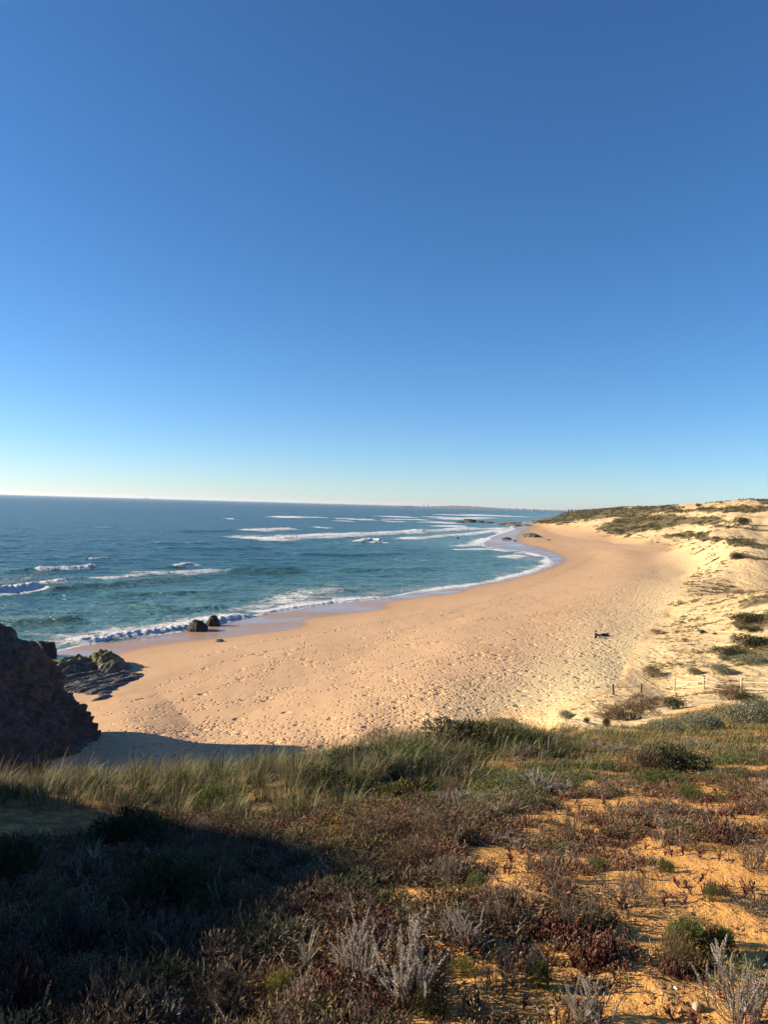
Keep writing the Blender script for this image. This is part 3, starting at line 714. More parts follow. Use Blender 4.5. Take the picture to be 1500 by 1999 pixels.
# ------------------------------------------------------------------ far coast, port, ships
def coast():
    us = np.arange(600, 1260, 2.0); D = 9000.0
    top = np.interp(us, [600, 640, 700, 760, 800, 860, 880, 920, 960, 1000, 1060, 1100, 1140, 1260], [0, 6, 10, 12, 12, 22, 34, 32, 22, 14, 10, 10, 12, 12])
    top = top * (1 + .25 * fbm(us / 14, us * 0, 3.0, 3)) + 1
    xs = (us - 750) / F * D
    rows = []
    for k, (q, hh) in enumerate([(-300, -.08), (0, .15), (200, .55), (700, 1.0), (1500, .9), (2500, -.1)]):
        rows.append(np.stack([xs * (1 + q / D), np.full(len(us), D + q) + 120 * fbm(us / 25, us * 0 + k, 5., 2), top * hh], -1))
    V = np.concatenate(rows)
    o = mesh_np('distant_coast', V, grid_faces(6, len(us)), mat_plain('coast_land', (.16, .155, .13), .9, .4, .004))
    tag(o, 'low hazy coast across the bay', 'coast', kind='structure')
coast()
M_WHITE = mat_plain('white_wall', (.55, .55, .54), .7, .1, .05); M_STEEL = mat_plain('port_steel', (.30, .31, .33), .6, .2, .05); M_CONC = mat_plain('concrete', (.36, .36, .36), .8, .15, .05)
def boxes(bs):
    V = []; Fc = []
    for (x0, x1, y0, y1, z0, z1) in bs:
        b = len(V); V += [(x0,y0,z0),(x1,y0,z0),(x1,y1,z0),(x0,y1,z0),(x0,y0,z1),(x1,y0,z1),(x1,y1,z1),(x0,y1,z1)]
        Fc += [(b,b+3,b+2,b+1),(b+4,b+5,b+6,b+7),(b,b+1,b+5,b+4),(b+1,b+2,b+6,b+5),(b+2,b+3,b+7,b+6),(b+3,b,b+4,b+7)]
    return np.array(V, float), np.array(Fc)
def tube(pts, rads, n=8, cap=True):
    pts = np.asarray(pts, float); rads = np.broadcast_to(np.asarray(rads, float), (len(pts),))
    T = np.gradient(pts, axis=0); T /= np.linalg.norm(T, axis=1)[:, None] + 1e-9
    up = np.array([0, 0, 1.0]) if abs(T[0][2]) < .9 else np.array([1.0, 0, 0])
    A = np.cross(T, up); A /= np.linalg.norm(A, axis=1)[:, None] + 1e-9; Bv = np.cross(T, A)
    an = np.arange(n) * 2 * math.pi / n
    V = (pts[:, None] + rads[:, None, None] * (np.cos(an)[None, :, None] * A[:, None] + np.sin(an)[None, :, None] * Bv[:, None])).reshape(-1, 3)
    Fs = grid_faces(len(pts), n, True)
    if cap:
        V = np.vstack([V, pts[:1], pts[-1:]]); j = np.arange(n); c0 = len(V) - 2
        q0 = np.stack([j, j, (j + 1) % n, np.full(n, c0)], -1)[:, [3, 2, 1]]; b = (len(pts) - 1) * n
        q1 = np.stack([b + j, b + (j + 1) % n, np.full(n, c0 + 1)], -1)
        return V, [Fs, np.vstack([q0, q1])]
    return V, [Fs]
def far_pos(u, D, z=0.0): return np.array([(u - 750) / F * D * 1.0, D, z])
def far_thing(name, u, D, z, parts, label, cat, group=None):
    o = empty(name, far_pos(u, D, z)); tag(o, label, cat, group)
    for pn, (V, Fc), m in parts: mesh_np(pn, V, Fc, m, smooth=False, parent=o)
    return o
for k, (u, lab) in enumerate([(823, 'leftmost of three white storage tanks on the far coast'), (832, 'middle one of three white storage tanks on the far coast'), (842, 'rightmost of three white storage tanks on the far coast')]):
    V, Fc = tube([(0,0,-2),(0,0,11),(0,0,11.1),(0,0,13)], [8,8,8,1.5], 20)
    o = far_thing('storage_tank', u, 8850, 6, [('tank_wall', (V, Fc), M_WHITE)], lab, 'storage tank', 'storage tanks on the far coast')
for u, lab in ((828, 'left harbour crane rising over the far coast'), (836, 'right harbour crane rising over the far coast')):
    far_thing('harbour_crane', u, 8950, 8, [('tower', boxes([(-4,-2.4,-3,3,-6,32),(2.4,4,-3,3,-6,32),(-5,5,-3,3,31,34)]), M_STEEL), ('boom', boxes([(-14,3,-1.5,1.5,34,36),(-2,-.5,-1.5,1.5,36,46)]), M_STEEL)], lab, 'crane', 'harbour cranes')
for u in (782, 790, 797, 805):
    far_thing('light_mast', u, 8950, 6, [('mast', boxes([(-1,1,-1,1,-6,24)]), M_STEEL), ('crossarm', boxes([(-4,4,-1,1,24,26)]), M_STEEL)], 'thin grey mast on the hazy port skyline left of the cranes', 'mast', 'masts on the far port')
for k, (u, w_, h_) in enumerate([(795,34,8),(800,46,10),(807,30,8),(788,20,7),(733,20,7),(716,24,7),(700,20,6),(665,24,7),(622,24,6),(860,30,7),(993,30,8),(1008,24,14),(1020,18,18),(1025,22,12),(1042,26,14),(1050,20,9),(1062,26,8),(1090,18,8)]):
    far_thing('white_building', u, 8800, 4, [('wall', boxes([(-w_/2,w_/2,-8,8,-8,h_)]), M_WHITE), ('roof', boxes([(-w_/2-1,w_/2+1,-9,9,h_,h_+1.5)]), M_CONC)], 'small white building on the far coast', 'building', 'white buildings on the far coast')
for k, (u, w_, h_, lab) in enumerate([(1110,20,20,'leftmost grey block of the far power station'),(1117,30,17,'broad low grey block of the far power station'),(1124,20,20,'grey block right of the broad power station block'),(1129,16,18,'grey block beside the tall chimney')]):
    far_thing('power_station_block', u, 8600, 6, [('wall', boxes([(-w_/2,w_/2,-9,9,-8,h_)]), M_CONC), ('roof', boxes([(-w_/2+3,w_/2-3,-6,6,h_,h_+4)]), M_STEEL)], lab, 'building', 'power station blocks')
V, Fc = tube([(0,0,-8),(0,0,72),(0,0,75)], [3.4,2,2.3], 12)
far_thing('chimney', 1131, 8650, 6, [('shaft', (V, Fc), M_CONC)], 'tall thin chimney over the far coast behind the dune end', 'chimney')
def ship(u, D, L, H, label):
    hull = np.array([(-.5,-.07,0),(.42,-.07,0),(.5,0,0),(.42,.07,0),(-.5,.07,0),(-.5,-.08,.12),(.45,-.08,.12),(.55,0,.15),(.45,.08,.12),(-.5,.08,.12)]) * np.array([L, L, H * 1.6])
    hf = [np.array([(0,1,6,5),(1,2,7,6),(2,3,8,7),(3,4,9,8),(4,0,5,9)]), np.array([(5,6,8),(5,8,9),(6,7,8)])]
    o = empty('ship', far_pos(u, D, .5)); tag(o, label, 'ship')
    mesh_np('hull', hull, hf, M_STEEL, smooth=False, parent=o)
    z0 = H * .19
    V, Fc = boxes([(-.46*L,-.26*L,-.06*L,.06*L,z0,H*.55),(-.42*L,-.30*L,-.05*L,.05*L,H*.55,H*.8),(-.38*L,-.35*L,-.01*L,.01*L,H*.8,H)])
    mesh_np('bridge', V, Fc, M_CONC, smooth=False, parent=o)
    V, Fc = boxes([(-.18*L,-.02*L,-.05*L,.05*L,z0,H*.32),(.02*L,.18*L,-.05*L,.05*L,z0,H*.30),(.22*L,.25*L,-.01*L,.01*L,z0,H*.55)])
    mesh_np('cargo', V, Fc, M_CONC, smooth=False, parent=o)
ship(288, 13000, 72, 46, 'grey cargo ship on the horizon at the left')
ship(519, 13000, 20, 40, 'tiny upright vessel on the horizon between cargo ship and far coast')

# ------------------------------------------------------------------ fences
M_POSTD = mat_plain('dark_post_wood', (.10, .075, .05), .9, .35, 8); M_POSTP = mat_plain('pale_post_wood', (.40, .32, .22), .9, .3, 8); M_ROPE = mat_plain('rope', (.52, .43, .28), .9, .2, 10); M_WIRE = mat_plain('dark_rope', (.16, .12, .08), .9, .2, 10)
def fence(name, spots, mp, mr, label, tails, two=False):
    tops = []
    o = None
    for u, v, hpx, lean in spots:
        b = hit(u, v)
        h = hpx * b[1] / F
        if o is None: o = empty(name, b); base = b; tag(o, label, 'fence')
        q = b - base
        r = .085
        t = np.linspace(-.4, h, 9)
        pts = np.stack([q[0] + lean * np.maximum(t, 0), np.full(9, q[1]), q[2] + t], -1)
        pts = np.vstack([pts, pts[-1:] + [0, 0, .03]])
        V, Fc = tube(pts, [r]*9 + [r*.6], 9)
        mesh_np('post', V, Fc, mp, parent=o); tops.append(np.array([q[0] + lean * h * .82, q[1] - r, q[2] + h * .80]))
    for tl in tails[0]: tops.insert(0, hit(*tl) - base + [0, 0, .3])
    for tl in tails[1]: tops.append(hit(*tl) - base + [0, 0, .75])
    for a, b in zip(tops[:-1], tops[1:]):
        for off in ((0, -.42) if two else (0,)):
            t = np.linspace(0, 1, 14)[:, None]; L = np.linalg.norm(b - a)
            pts = a * (1 - t) + b * t; pts[:, 2] += off - .022 * L * (4 * t * (1 - t))[:, 0]
            V, Fc = tube(pts, .026 if two else .016, 6)
            mesh_np('rope', V, Fc, mr, parent=o)
fence('rope_fence', [(1199,1357,21,-.10),(1253,1353,18,0)], M_POSTD, M_WIRE, 'dark two post rope fence at the foot of the dune above the beach', ([(1150,1372)], []))
fence('rope_fence', [(1318,1347,23,0),(1375,1345,23,0),(1448,1357,33,0)], M_POSTP, M_ROPE, 'pale wooden post and rope fence crossing the sandy dune at the right', ([], [(1530,1354)]), True)

# ------------------------------------------------------------------ the two people on the beach
def skin_body(name, joints, bones, mat, parent):
    me = bpy.data.meshes.new(name)
    names = list(joints); idx = {n: i for i, n in enumerate(names)}
    me.from_pydata([joints[n][0] for n in names], [(idx[a], idx[b]) for a, b in bones], [])
    me.materials.append(mat)
    o = bpy.data.objects.new(name, me); link(o, parent)
    mo = o.modifiers.new('skin', 'SKIN'); mo.use_smooth_shade = True
    for n in names:
        sv = me.skin_vertices[0].data[idx[n]]; r = joints[n][1]; sv.radius = (r, r) if np.isscalar(r) else r
    me.skin_vertices[0].data[0].use_root = True
    s = o.modifiers.new('sub', 'SUBSURF'); s.levels = 2; s.render_levels = 2
    return o
M_SKIN = mat_plain('skin', (.42, .26, .18), .6, .1, 4); M_DARKC = mat_plain('dark_clothing', (.018, .016, .022), .85, .3, 6); M_HAIR = mat_plain('dark_hair', (.015, .010, .008), .7, .3, 30); M_BLANK = mat_plain('pale_towel', (.62, .58, .52), .9, .1, 3)
def person_at(base, rot, joints, bones, clothes, label):
    root = empty('person', base); root.rotation_euler = (0, 0, rot); tag(root, label, 'person')
    skin_body('body', joints, bones, M_SKIN, root)
    for nm, keys, grow in clothes:
        jj = {k: (joints[k][0], (joints[k][1] if np.isscalar(joints[k][1]) else max(joints[k][1])) + grow) for k in keys}
        bb = [b for b in bones if b[0] in jj and b[1] in jj]
        skin_body(nm, jj, bb, M_DARKC, root)
    hd = joints['head'][0]
    V = []; 
    a = np.linspace(0, 2*math.pi, 20, endpoint=False); b = np.linspace(-.5, math.pi/2, 10); Bg, Ag = np.meshgrid(b, a, indexing='ij')
    V = np.stack([.118*np.cos(Bg)*np.cos(Ag), .125*np.cos(Bg)*np.sin(Ag)+.018, .135*np.sin(Bg)+.03], -1).reshape(-1, 3) * (1 + .04 * rng.normal(size=(200, 1)))
    mesh_np('hair', V + np.array(hd), grid_faces(10, 20, True), M_HAIR, parent=root)
    return root
def hands(J, Bn, side, wrist, d, spread):
    d = np.array(d, float); d /= np.linalg.norm(d); s = np.array(spread, float)
    palm = np.array(wrist) + d * .06
    J['palm' + side] = (tuple(palm), .028); Bn.append(('wrist' + side, 'palm' + side))
    for k in range(5):
        L = (.05, .075, .085, .078, .06)[k]; off = s * (.030 * (k - 2)); st = palm + off + d * (.0 if k == 0 else .03)
        J[f'fa{side}{k}'] = (tuple(st), .009); J[f'fb{side}{k}'] = (tuple(st + d * L * .5 - np.array([0,0,.008]) + (s * -.02 if k == 0 else 0)), .008); J[f'fc{side}{k}'] = (tuple(st + d * L - np.array([0,0,.025])), .007)
        Bn += [('palm' + side, f'fa{side}{k}'), (f'fa{side}{k}', f'fb{side}{k}'), (f'fb{side}{k}', f'fc{side}{k}')]
# seated, knees drawn up, seen from the side (facing -Y of its own frame)
J = {'pelvis': ((0,0,.13), (.15,.12)), 'belly': ((0,.02,.30), (.13,.11)), 'chest': ((0,.0,.50), (.17,.13)), 'neck': ((0,-.03,.64), .075), 'head': ((0,-.05,.78), .10), 'crown': ((0,-.04,.86), .075)}
Bn = [('pelvis','belly'),('belly','chest'),('chest','neck'),('neck','head'),('head','crown')]
for s, q in (('l', -1), ('r', 1)):
    J.update({'sh'+s: ((q*.17,0,.55), .06), 'el'+s: ((q*.23,-.20,.40), .045), 'wrist'+s: ((q*.10,-.40,.42), .032), 'hip'+s: ((q*.10,-.04,.12), .095), 'kn'+s: ((q*.13,-.40,.42), .065), 'an'+s: ((q*.12,-.62,.08), .045), 'toe'+s: ((q*.13,-.80,.045), .035)})
    Bn += [('chest','sh'+s),('sh'+s,'el'+s),('el'+s,'wrist'+s),('pelvis','hip'+s),('hip'+s,'kn'+s),('kn'+s,'an'+s),('an'+s,'toe'+s)]
    hands(J, Bn, s, J['wrist'+s][0], (-q*.8,-.5,-.1), (.3,-.3,.9))
pb = hit(1163, 1245)
person_at(tuple(pb + [0, 0, .03]), math.radians(70), J, Bn, [('jacket', ['belly','chest','neck','shl','ell','wristl','shr','elr','wristr'], .025), ('trousers', ['pelvis','hipl','knl','anl','hipr','knr','anr'], .022)], 'person in dark clothes sitting upright on the sand')
# lying on the back beside the first
J2 = {'pelvis': ((0,0,.13), (.15,.11)), 'belly': ((.18,0,.14), (.13,.11)), 'chest': ((.40,0,.15), (.15,.11)), 'neck': ((.56,0,.16), .055), 'head': ((.70,0,.17), .10), 'crown': ((.79,0,.17), .075)}
B2 = [('pelvis','belly'),('belly','chest'),('chest','neck'),('neck','head'),('head','crown')]
for s, q in (('l', -1), ('r', 1)):
    J2.update({'sh'+s: ((.47,q*.18,.13), .06), 'el'+s: ((.22,q*.27,.08), .045), 'wrist'+s: ((.0,q*.28,.06), .032), 'hip'+s: ((-.08,q*.10,.12), .09), 'kn'+s: ((-.48,q*.13,.16), .062), 'an'+s: ((-.88,q*.14,.08), .045), 'toe'+s: ((-.96,q*.16,.20), .035)})
    B2 += [('chest','sh'+s),('sh'+s,'el'+s),('el'+s,'wrist'+s),('pelvis','hip'+s),('hip'+s,'kn'+s),('kn'+s,'an'+s),('an'+s,'toe'+s)]
    hands(J2, B2, s, J2['wrist'+s][0], (-1,q*.1,-.05), (0,q*1.0,0))
pb2 = hit(1181, 1242)
person_at(tuple(pb2 + [0, 0, .10]), math.radians(32), J2, B2, [('jacket', ['belly','chest','neck','shl','ell','wristl','shr','elr','wristr'], .03), ('trousers', ['pelvis','hipl','knl','anl','hipr','knr','anr'], .03)], 'person in dark clothes lying on the pale towel beside the seated one')
tq = np.stack(np.meshgrid(np.linspace(-1.25, 1.2, 26), np.linspace(-.75, .6, 16), indexing='ij'), -1).reshape(-1, 2)
ang = math.radians(26); twx = pb2[0] - .15 + tq[:, 0] * math.cos(ang) - tq[:, 1] * math.sin(ang); twy = pb2[1] + tq[:, 0] * math.sin(ang) + tq[:, 1] * math.cos(ang)
tw = mesh_np('towel', np.stack([twx, twy, ground(twx, twy) + .025 + .012 * fbm(twx / .3, twy / .3, 1., 2)], -1), grid_faces(26, 16)[:, ::-1], M_BLANK)
so = tw.modifiers.new('thick', 'SOLIDIFY'); so.thickness = .012
tag(tw, 'pale towel spread on the sand under the two people', 'towel')
bq = np.stack(np.meshgrid(np.linspace(-1.05, 1.0, 26), np.linspace(-.30, .62, 14), indexing='ij'), -1).reshape(-1, 2)
bwx = pb2[0] - .05 + bq[:, 0] * math.cos(ang) - bq[:, 1] * math.sin(ang); bwy = pb2[1] + .15 + bq[:, 0] * math.sin(ang) + bq[:, 1] * math.cos(ang)
bl = mesh_np('blanket', np.stack([bwx, bwy, ground(bwx, bwy) + .055 + .05 * np.abs(fbm(bwx / .35, bwy / .35, 3., 3))], -1), grid_faces(26, 14)[:, ::-1], M_DARKC)
so = bl.modifiers.new('thick', 'SOLIDIFY'); so.thickness = .015
tag(bl, 'rumpled dark blanket on the pale towel under the lying person', 'blanket')
# ------------------------------------------------------------------ plant pieces
class TB:
    """collects triangles with a colour per vertex"""
    def __init__(s): s.V = []; s.F = []; s.C = []; s.n = 0
    def add(s, V, Fc, col):
        V = np.asarray(V, float); s.V.append(V); s.F.append(np.asarray(Fc) + s.n)
        c = np.asarray(col, float); s.C.append(np.broadcast_to(c, (len(V), 3)).copy()); s.n += len(V)
    def get(s): return np.vstack(s.V), np.vstack(s.F), np.vstack(s.C)
def nrm(a): return a / (np.linalg.norm(a) + 1e-9)
def perp(d):
    a = np.cross(d, (0, 0, 1.0)) if abs(d[2]) < .95 else np.cross(d, (1.0, 0, 0)); a = nrm(a); return a, np.cross(d, a)
def stick(tb, pts, r0, r1, col):
    n = len(pts); pts = np.asarray(pts, float); V = []
    for i in range(n):
        d = nrm(pts[min(i + 1, n - 1)] - pts[max(i - 1, 0)]); a, b = perp(d); r = r0 + (r1 - r0) * i / (n - 1)
        for k in range(3): V.append(pts[i] + r * (math.cos(2.09 * k) * a + math.sin(2.09 * k) * b))
    Fc = []
    for i in range(n - 1):
        for k in range(3):
            p, q = i * 3 + k, i * 3 + (k + 1) % 3; Fc += [(p, q, q + 3), (p, q + 3, p + 3)]
    tb.add(V, Fc, col)
def fleshy(tb, base, d, L, w, col):
    """three sided tapering succulent leaf"""
    a, b = perp(d); V = []
    for t, r in ((0, .55), (.45, 1.0), (.8, .75)):
        for k in range(3): V.append(base + d * L * t + w * r * (math.cos(2.09 * k) * a + math.sin(2.09 * k) * b))
    V.append(base + d * L)
    Fc = []
    for i in range(2):
        for k in range(3):
            p, q = i * 3 + k, i * 3 + (k + 1) % 3; Fc += [(p, q, q + 3), (p, q + 3, p + 3)]
    for k in range(3): Fc.append((6 + k, 6 + (k + 1) % 3, 9))
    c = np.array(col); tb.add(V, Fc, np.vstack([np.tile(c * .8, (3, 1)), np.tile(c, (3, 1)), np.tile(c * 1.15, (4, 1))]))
def flat(tb, base, d, side, L, w, col):
    tip = base + d * L; m = base + d * L * .5
    tb.add([base, m + side * w, tip, m - side * w], [(0, 1, 2), (0, 2, 3)], col)
R = np.random.default_rng(21)
def rdir(up=.0):
    a = R.uniform(0, 2 * math.pi); z = R.uniform(-1, 1); s = math.sqrt(1 - z * z)
    d = np.array([s * math.cos(a), s * math.sin(a), z]); d[2] = d[2] * (1 - up) + up; return nrm(d)

def sprig(nst, h, spread, nl, big=1.0):                         # ice plant: stubby leaves in pairs along short stems
    tb = TB()
    for s in range(nst):
        a = R.uniform(0, 2 * math.pi); o = np.array([math.cos(a), math.sin(a), 0]) * R.uniform(0, spread)
        d = nrm(np.array([math.cos(a) * .45, math.sin(a) * .45, 1]) + R.normal(size=3) * .15); hh = h * R.uniform(.55, 1.1)
        stick(tb, [o, o + d * hh * .5, o + d * hh], .006, .004, (.35, .25, .18))
        for i in range(nl):
            t = (i + .6) / nl; ph = i * 1.9 + a
            side = np.array([math.cos(ph), math.sin(ph), .75 + .5 * t]); 
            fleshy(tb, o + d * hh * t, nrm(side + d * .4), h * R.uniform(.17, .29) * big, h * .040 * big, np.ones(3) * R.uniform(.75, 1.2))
    return tb.get()
def spike(h, w, nl, bend):                             # woolly silver shoot
    tb = TB(); a = R.uniform(0, 6.28); t = np.linspace(0, 1, 7)[:, None]
    pts = np.array([0, 0, 1.0]) * t * h + np.array([math.cos(a), math.sin(a), 0]) * bend * h * t ** 1.6 + R.normal(size=(7, 3)) * .008 * h * t
    stick(tb, pts, .0035, .003, (.42, .34, .27))
    for i in range(nl):
        q = .38 + .62 * (i / nl) ** .9; k = q * 6; j = min(int(k), 5); p = pts[j] + (pts[j + 1] - pts[j]) * (k - j); d = nrm(pts[j + 1] - pts[j])
        e1, e2 = perp(d); ph = i * 2.4; s = math.cos(ph) * e1 + math.sin(ph) * e2
        fl = w * (1.0 if q < .9 else .7)
        dd = nrm(s * .75 + d * .9); flat(tb, p, dd, nrm(np.cross(dd, s)), fl * 1.7, fl * .42, np.ones(3) * R.uniform(.8, 1.12))
    return tb.get()
def merge(parts):
    tb = TB()
    for (V, Fc, Cc), M, o, c in parts: tb.add(V @ np.asarray(M).T + o, Fc, Cc * c)
    return tb.get()
def rotm(yaw, tilt=0.0, az=0.0):
    m = Matrix.Rotation(az, 3, 'Z') @ Matrix.Rotation(tilt, 3, 'Y') @ Matrix.Rotation(yaw - az, 3, 'Z'); return np.array(m)
SPIKES = [spike(R.uniform(.13, .20), .0085, 46, R.uniform(.05, .6)) for _ in range(10)]
SPRIGS = [sprig(R.integers(3, 6), R.uniform(.07, .13), .06, 9) for _ in range(10)]
SPRIGS_S = [sprig(1, R.uniform(.05, .08), .0, 8, 2.0) for _ in range(6)]

def twig_tangle(n, r, h, depth=3):
    tb = TB()
    def br(p, d, L, w, k):
        q = [p]; dd = d
        for i in range(3): dd = nrm(dd + R.normal(size=3) * .28); q.append(q[-1] + dd * L / 3)
        stick(tb, q, w, w * .6, np.ones(3) * R.uniform(.7, 1.15))
        if k > 0:
            for _ in range(R.integers(2, 4)): br(q[R.integers(1, 4)], nrm(dd + R.normal(size=3) * .6 + [0, 0, .12]), L * R.uniform(.45, .75), w * .65, k - 1)
    for s in range(n):
        a = R.uniform(0, 6.28); d = nrm(np.array([math.cos(a) * r, math.sin(a) * r, h * R.uniform(.5, 1.2)]))
        br(np.array([math.cos(a), math.sin(a), 0]) * R.uniform(0, r * .35), d, math.hypot(r, h) * R.uniform(.4, .7), .0045, depth - 1)
    return tb.get()
TWIGS = [twig_tangle(5, .16, .13) for _ in range(6)]
def bush(n, r, h, leafL, leafw, shell=.55, lumps=5, up=.35, taper=1.0):
    """dome of many small leaves gathered in clumps with gaps between"""
    tb = TB(); cs = []
    for k in range(lumps):
        a = R.uniform(0, 6.28); q = math.sqrt(R.uniform(0, 1)) * .62
        cs.append((np.array([math.cos(a) * q * r, math.sin(a) * q * r, h * R.uniform(.32, .62) * (1 - .5 * q)]), R.uniform(.42, .62)))
    for i in range(n):
        c, s = cs[R.integers(lumps)]; d = rdir(.25); rad = R.uniform(shell, 1.0) ** .6
        p = c + d * rad * s * np.array([r, r, h * .95]); p[2] = max(p[2], .02 * h)
        dd = nrm(d * .7 + rdir(up) * .7); sd_v = nrm(np.cross(dd, rdir()))
        flat(tb, p, dd, sd_v, leafL * R.uniform(.6, 1.3), leafw, np.ones(3) * R.uniform(.6, 1.25))
    return tb.get(), cs
def bush_stems(cs, r, h, n=16):
    tb = TB()
    for i in range(n):
        c, s = cs[i % len(cs)]; e = c + rdir(.3) * s * np.array([r, r, h]) * .8; e[2] = max(e[2], .1 * h)
        b = np.array([R.normal() * .05 * r, R.normal() * .05 * r, -.03]); m = (b + e) / 2 + R.normal(size=3) * .06 * r
        stick(tb, [b, m, e], .018 * r, .006 * r, np.ones(3) * R.uniform(.7, 1.1))
    return tb.get()

# ------------------------------------------------------------------ scatter into one mesh
def instances(name, templs, pos, scl, cols, mat, tilt=.25, sq=None):
    Vs = []; Fs = []; Cs = []; off = 0
    pick = R.integers(0, len(templs), len(pos))
    for k, (V, Fc, Cc) in enumerate(templs):
        ii = np.nonzero(pick == k)[0]
        if not len(ii): continue
        n = len(ii); ya = R.uniform(0, 2 * math.pi, n); ti = R.normal(size=n) * tilt; c, s = np.cos(ya), np.sin(ya)
        W = V[None] * scl[ii][:, None, None]
        if sq is not None: W = W * np.array([1, 1, sq])
        x = W[..., 0] * c[:, None] - W[..., 1] * s[:, None]; y = W[..., 0] * s[:, None] + W[..., 1] * c[:, None]; z = W[..., 2]
        ct, st = np.cos(ti)[:, None], np.sin(ti)[:, None]
        x, z = x * ct + z * st, -x * st + z * ct
        Vs.append((np.stack([x, y, z], -1) + pos[ii][:, None]).reshape(-1, 3))
        Fs.append((Fc[None] + (off + np.arange(n) * len(V))[:, None, None]).reshape(-1, 3)); off += n * len(V)
        Cs.append((Cc[None] * cols[ii][:, None]).reshape(-1, 3))
    return mesh_np(name, np.vstack(Vs), np.vstack(Fs), mat, smooth=False, cols=np.vstack(Cs))
def sample(poly, dens, dmax, dmin=1.6, noise=None, umin=-560, umax=2000, thr=.5, nmax=400000):
    """points of the ground seen inside a photo polygon, uniformly dense per square metre"""
    wx = dmax * .95
    x = None
    n = int(min(dens * (dmax - dmin) * wx * 1.25, nmax))
    # area element proportional to y: sample y with density ~ y inside the view wedge
    y = np.sqrt(R.uniform(dmin ** 2, dmax ** 2, n)); k0 = (umin - 750) / F; k1 = (umax - 750) / F
    x = y * R.uniform(k0, k1, n)
    want = int(dens * .5 * (dmax ** 2 - dmin ** 2) * (k1 - k0))
    if want < n: x, y = x[:want], y[:want]
    z = ground(x, y); u, v = proj(x, y, z)
    m = spoly(u, v, poly, 14) > R.uniform(.15, .85, len(x))
    if noise is not None: m &= noise(x, y, u, v) > R.uniform(0, 1, len(x))
    return np.stack([x, y, z], -1)[m], u[m], v[m]
def pal(cs, n, p=None, var=.18):
    cs = np.array(cs, float); i = R.choice(len(cs), n, p=p)
    return cs[i] * (1 + var * R.normal(size=(n, 1))).clip(.5, 1.6) * (1 + .06 * R.normal(size=(n, 3)))

# ------------------------------------------------------------------ marram grass on the crest and lower grass to the right
_AZ = None
def grass(name, P0, H, lean, cols, width, label, nseg=5, wind=(.55, -.1)):
    n = len(P0); az = _AZ if _AZ is not None and len(_AZ) == n else R.uniform(0, 2 * math.pi, n); L = H
    hd = np.stack([np.cos(az) + wind[0], np.sin(az) + wind[1]], -1); hd /= np.linalg.norm(hd, axis=1)[:, None] + .3
    sw = np.stack([-np.sin(az), np.cos(az)], -1) * width[:, None]
    rows = []; tt = np.linspace(0, 1, nseg)
    px = P0[:, 0].copy(); py = P0[:, 1].copy(); pz = P0[:, 2] - .02
    for k, t in enumerate(tt):
        if k:
            ang = lean * (t ** 1.3) * 1.5; dl = L / (nseg - 1)
            px = px + np.sin(ang) * hd[:, 0] * dl; py = py + np.sin(ang) * hd[:, 1] * dl; pz = pz + np.cos(ang) * dl
        w = (1 - t) ** .7
        if k < nseg - 1:
            rows.append(np.stack([px - sw[:, 0] * w, py - sw[:, 1] * w, pz], -1)); rows.append(np.stack([px + sw[:, 0] * w, py + sw[:, 1] * w, pz], -1))
        else: rows.append(np.stack([px, py, pz], -1))
    V = np.stack(rows, 1); m = V.shape[1]; b = np.arange(n) * m; Fc = []
    for k in range(nseg - 2):
        i = 2 * k; Fc += [np.stack([b + i, b + i + 1, b + i + 3], -1), np.stack([b + i, b + i + 3, b + i + 2], -1)]
    i = 2 * (nseg - 2); Fc.append(np.stack([b + i, b + i + 1, b + i + 2], -1))
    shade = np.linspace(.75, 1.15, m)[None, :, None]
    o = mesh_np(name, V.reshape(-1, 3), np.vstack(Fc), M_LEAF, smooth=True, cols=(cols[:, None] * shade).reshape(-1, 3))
    return tag(o, label, 'grass', kind='stuff')
def tussocks(cent, nb, L, spread, cols):
    """base points, lengths, leans, outward headings and colours of blades gathered in tussocks"""
    k = np.repeat(np.arange(len(cent)), nb); n = len(k)
    az = R.uniform(0, 2 * math.pi, n); q = np.sqrt(R.uniform(0, 1, n)); rr = q * spread[k]
    base = cent[k] + np.stack([np.cos(az) * rr, np.sin(az) * rr, 0 * rr], -1)
    base[:, 2] = ground(base[:, 0], base[:, 1]) - .01
    ln = L[k] * R.uniform(.45, 1.15, n); lean = (.25 + .9 * q + R.normal(size=n) * .25).clip(.05, 1.9) * R.choice([1, 1, 1, 1.6], n)
    c = cols[k] * (1 + .22 * R.normal(size=(n, 1))).clip(.45, 1.7)
    dry = R.uniform(0, 1, n) < .14; c[dry] = np.array((.42, .35, .21)) * (1 + .2 * R.normal(size=(int(dry.sum()), 1)))
    return base, ln, lean, az, c
def grass_az(name, parts, width, label, nseg=6):
    b, ln, le, az, c = [np.concatenate(q) for q in zip(*parts)]
    global _AZ
    _AZ = az; return grass(name, b, ln, le, c, R.uniform(*width, len(b)), label, nseg, wind=(.22, -.05))
GR = [(-700,1440),(0,1490),(60,1480),(200,1475),(420,1480),(620,1440),(800,1415),(960,1398),(1010,1440),(900,1492),(800,1522),(690,1545),(640,1600),(560,1625),(430,1620),(300,1660),(200,1670),(130,1620),(60,1610),(-700,1640)]
def tn(x, y, u, v): return np.clip(.8 + 1.2 * fbm(x / 1.3, y / 1.3, 21.0, 2), .12, 1)
p, u, v = sample(GR, 17, 16, 6.2, tn, -560, 1050)
yb = R.uniform(7, 15.8, 1400); xb = yb * R.uniform(-.66, .17, 1400); zb = ground(xb, yb); ub, vb = proj(xb, yb, zb)
yc = np.interp(ub, [-200, 60, 200, 400, 620, 800, 950], [7.4, 7.6, 8.4, 9.4, 10.5, 12, 14])
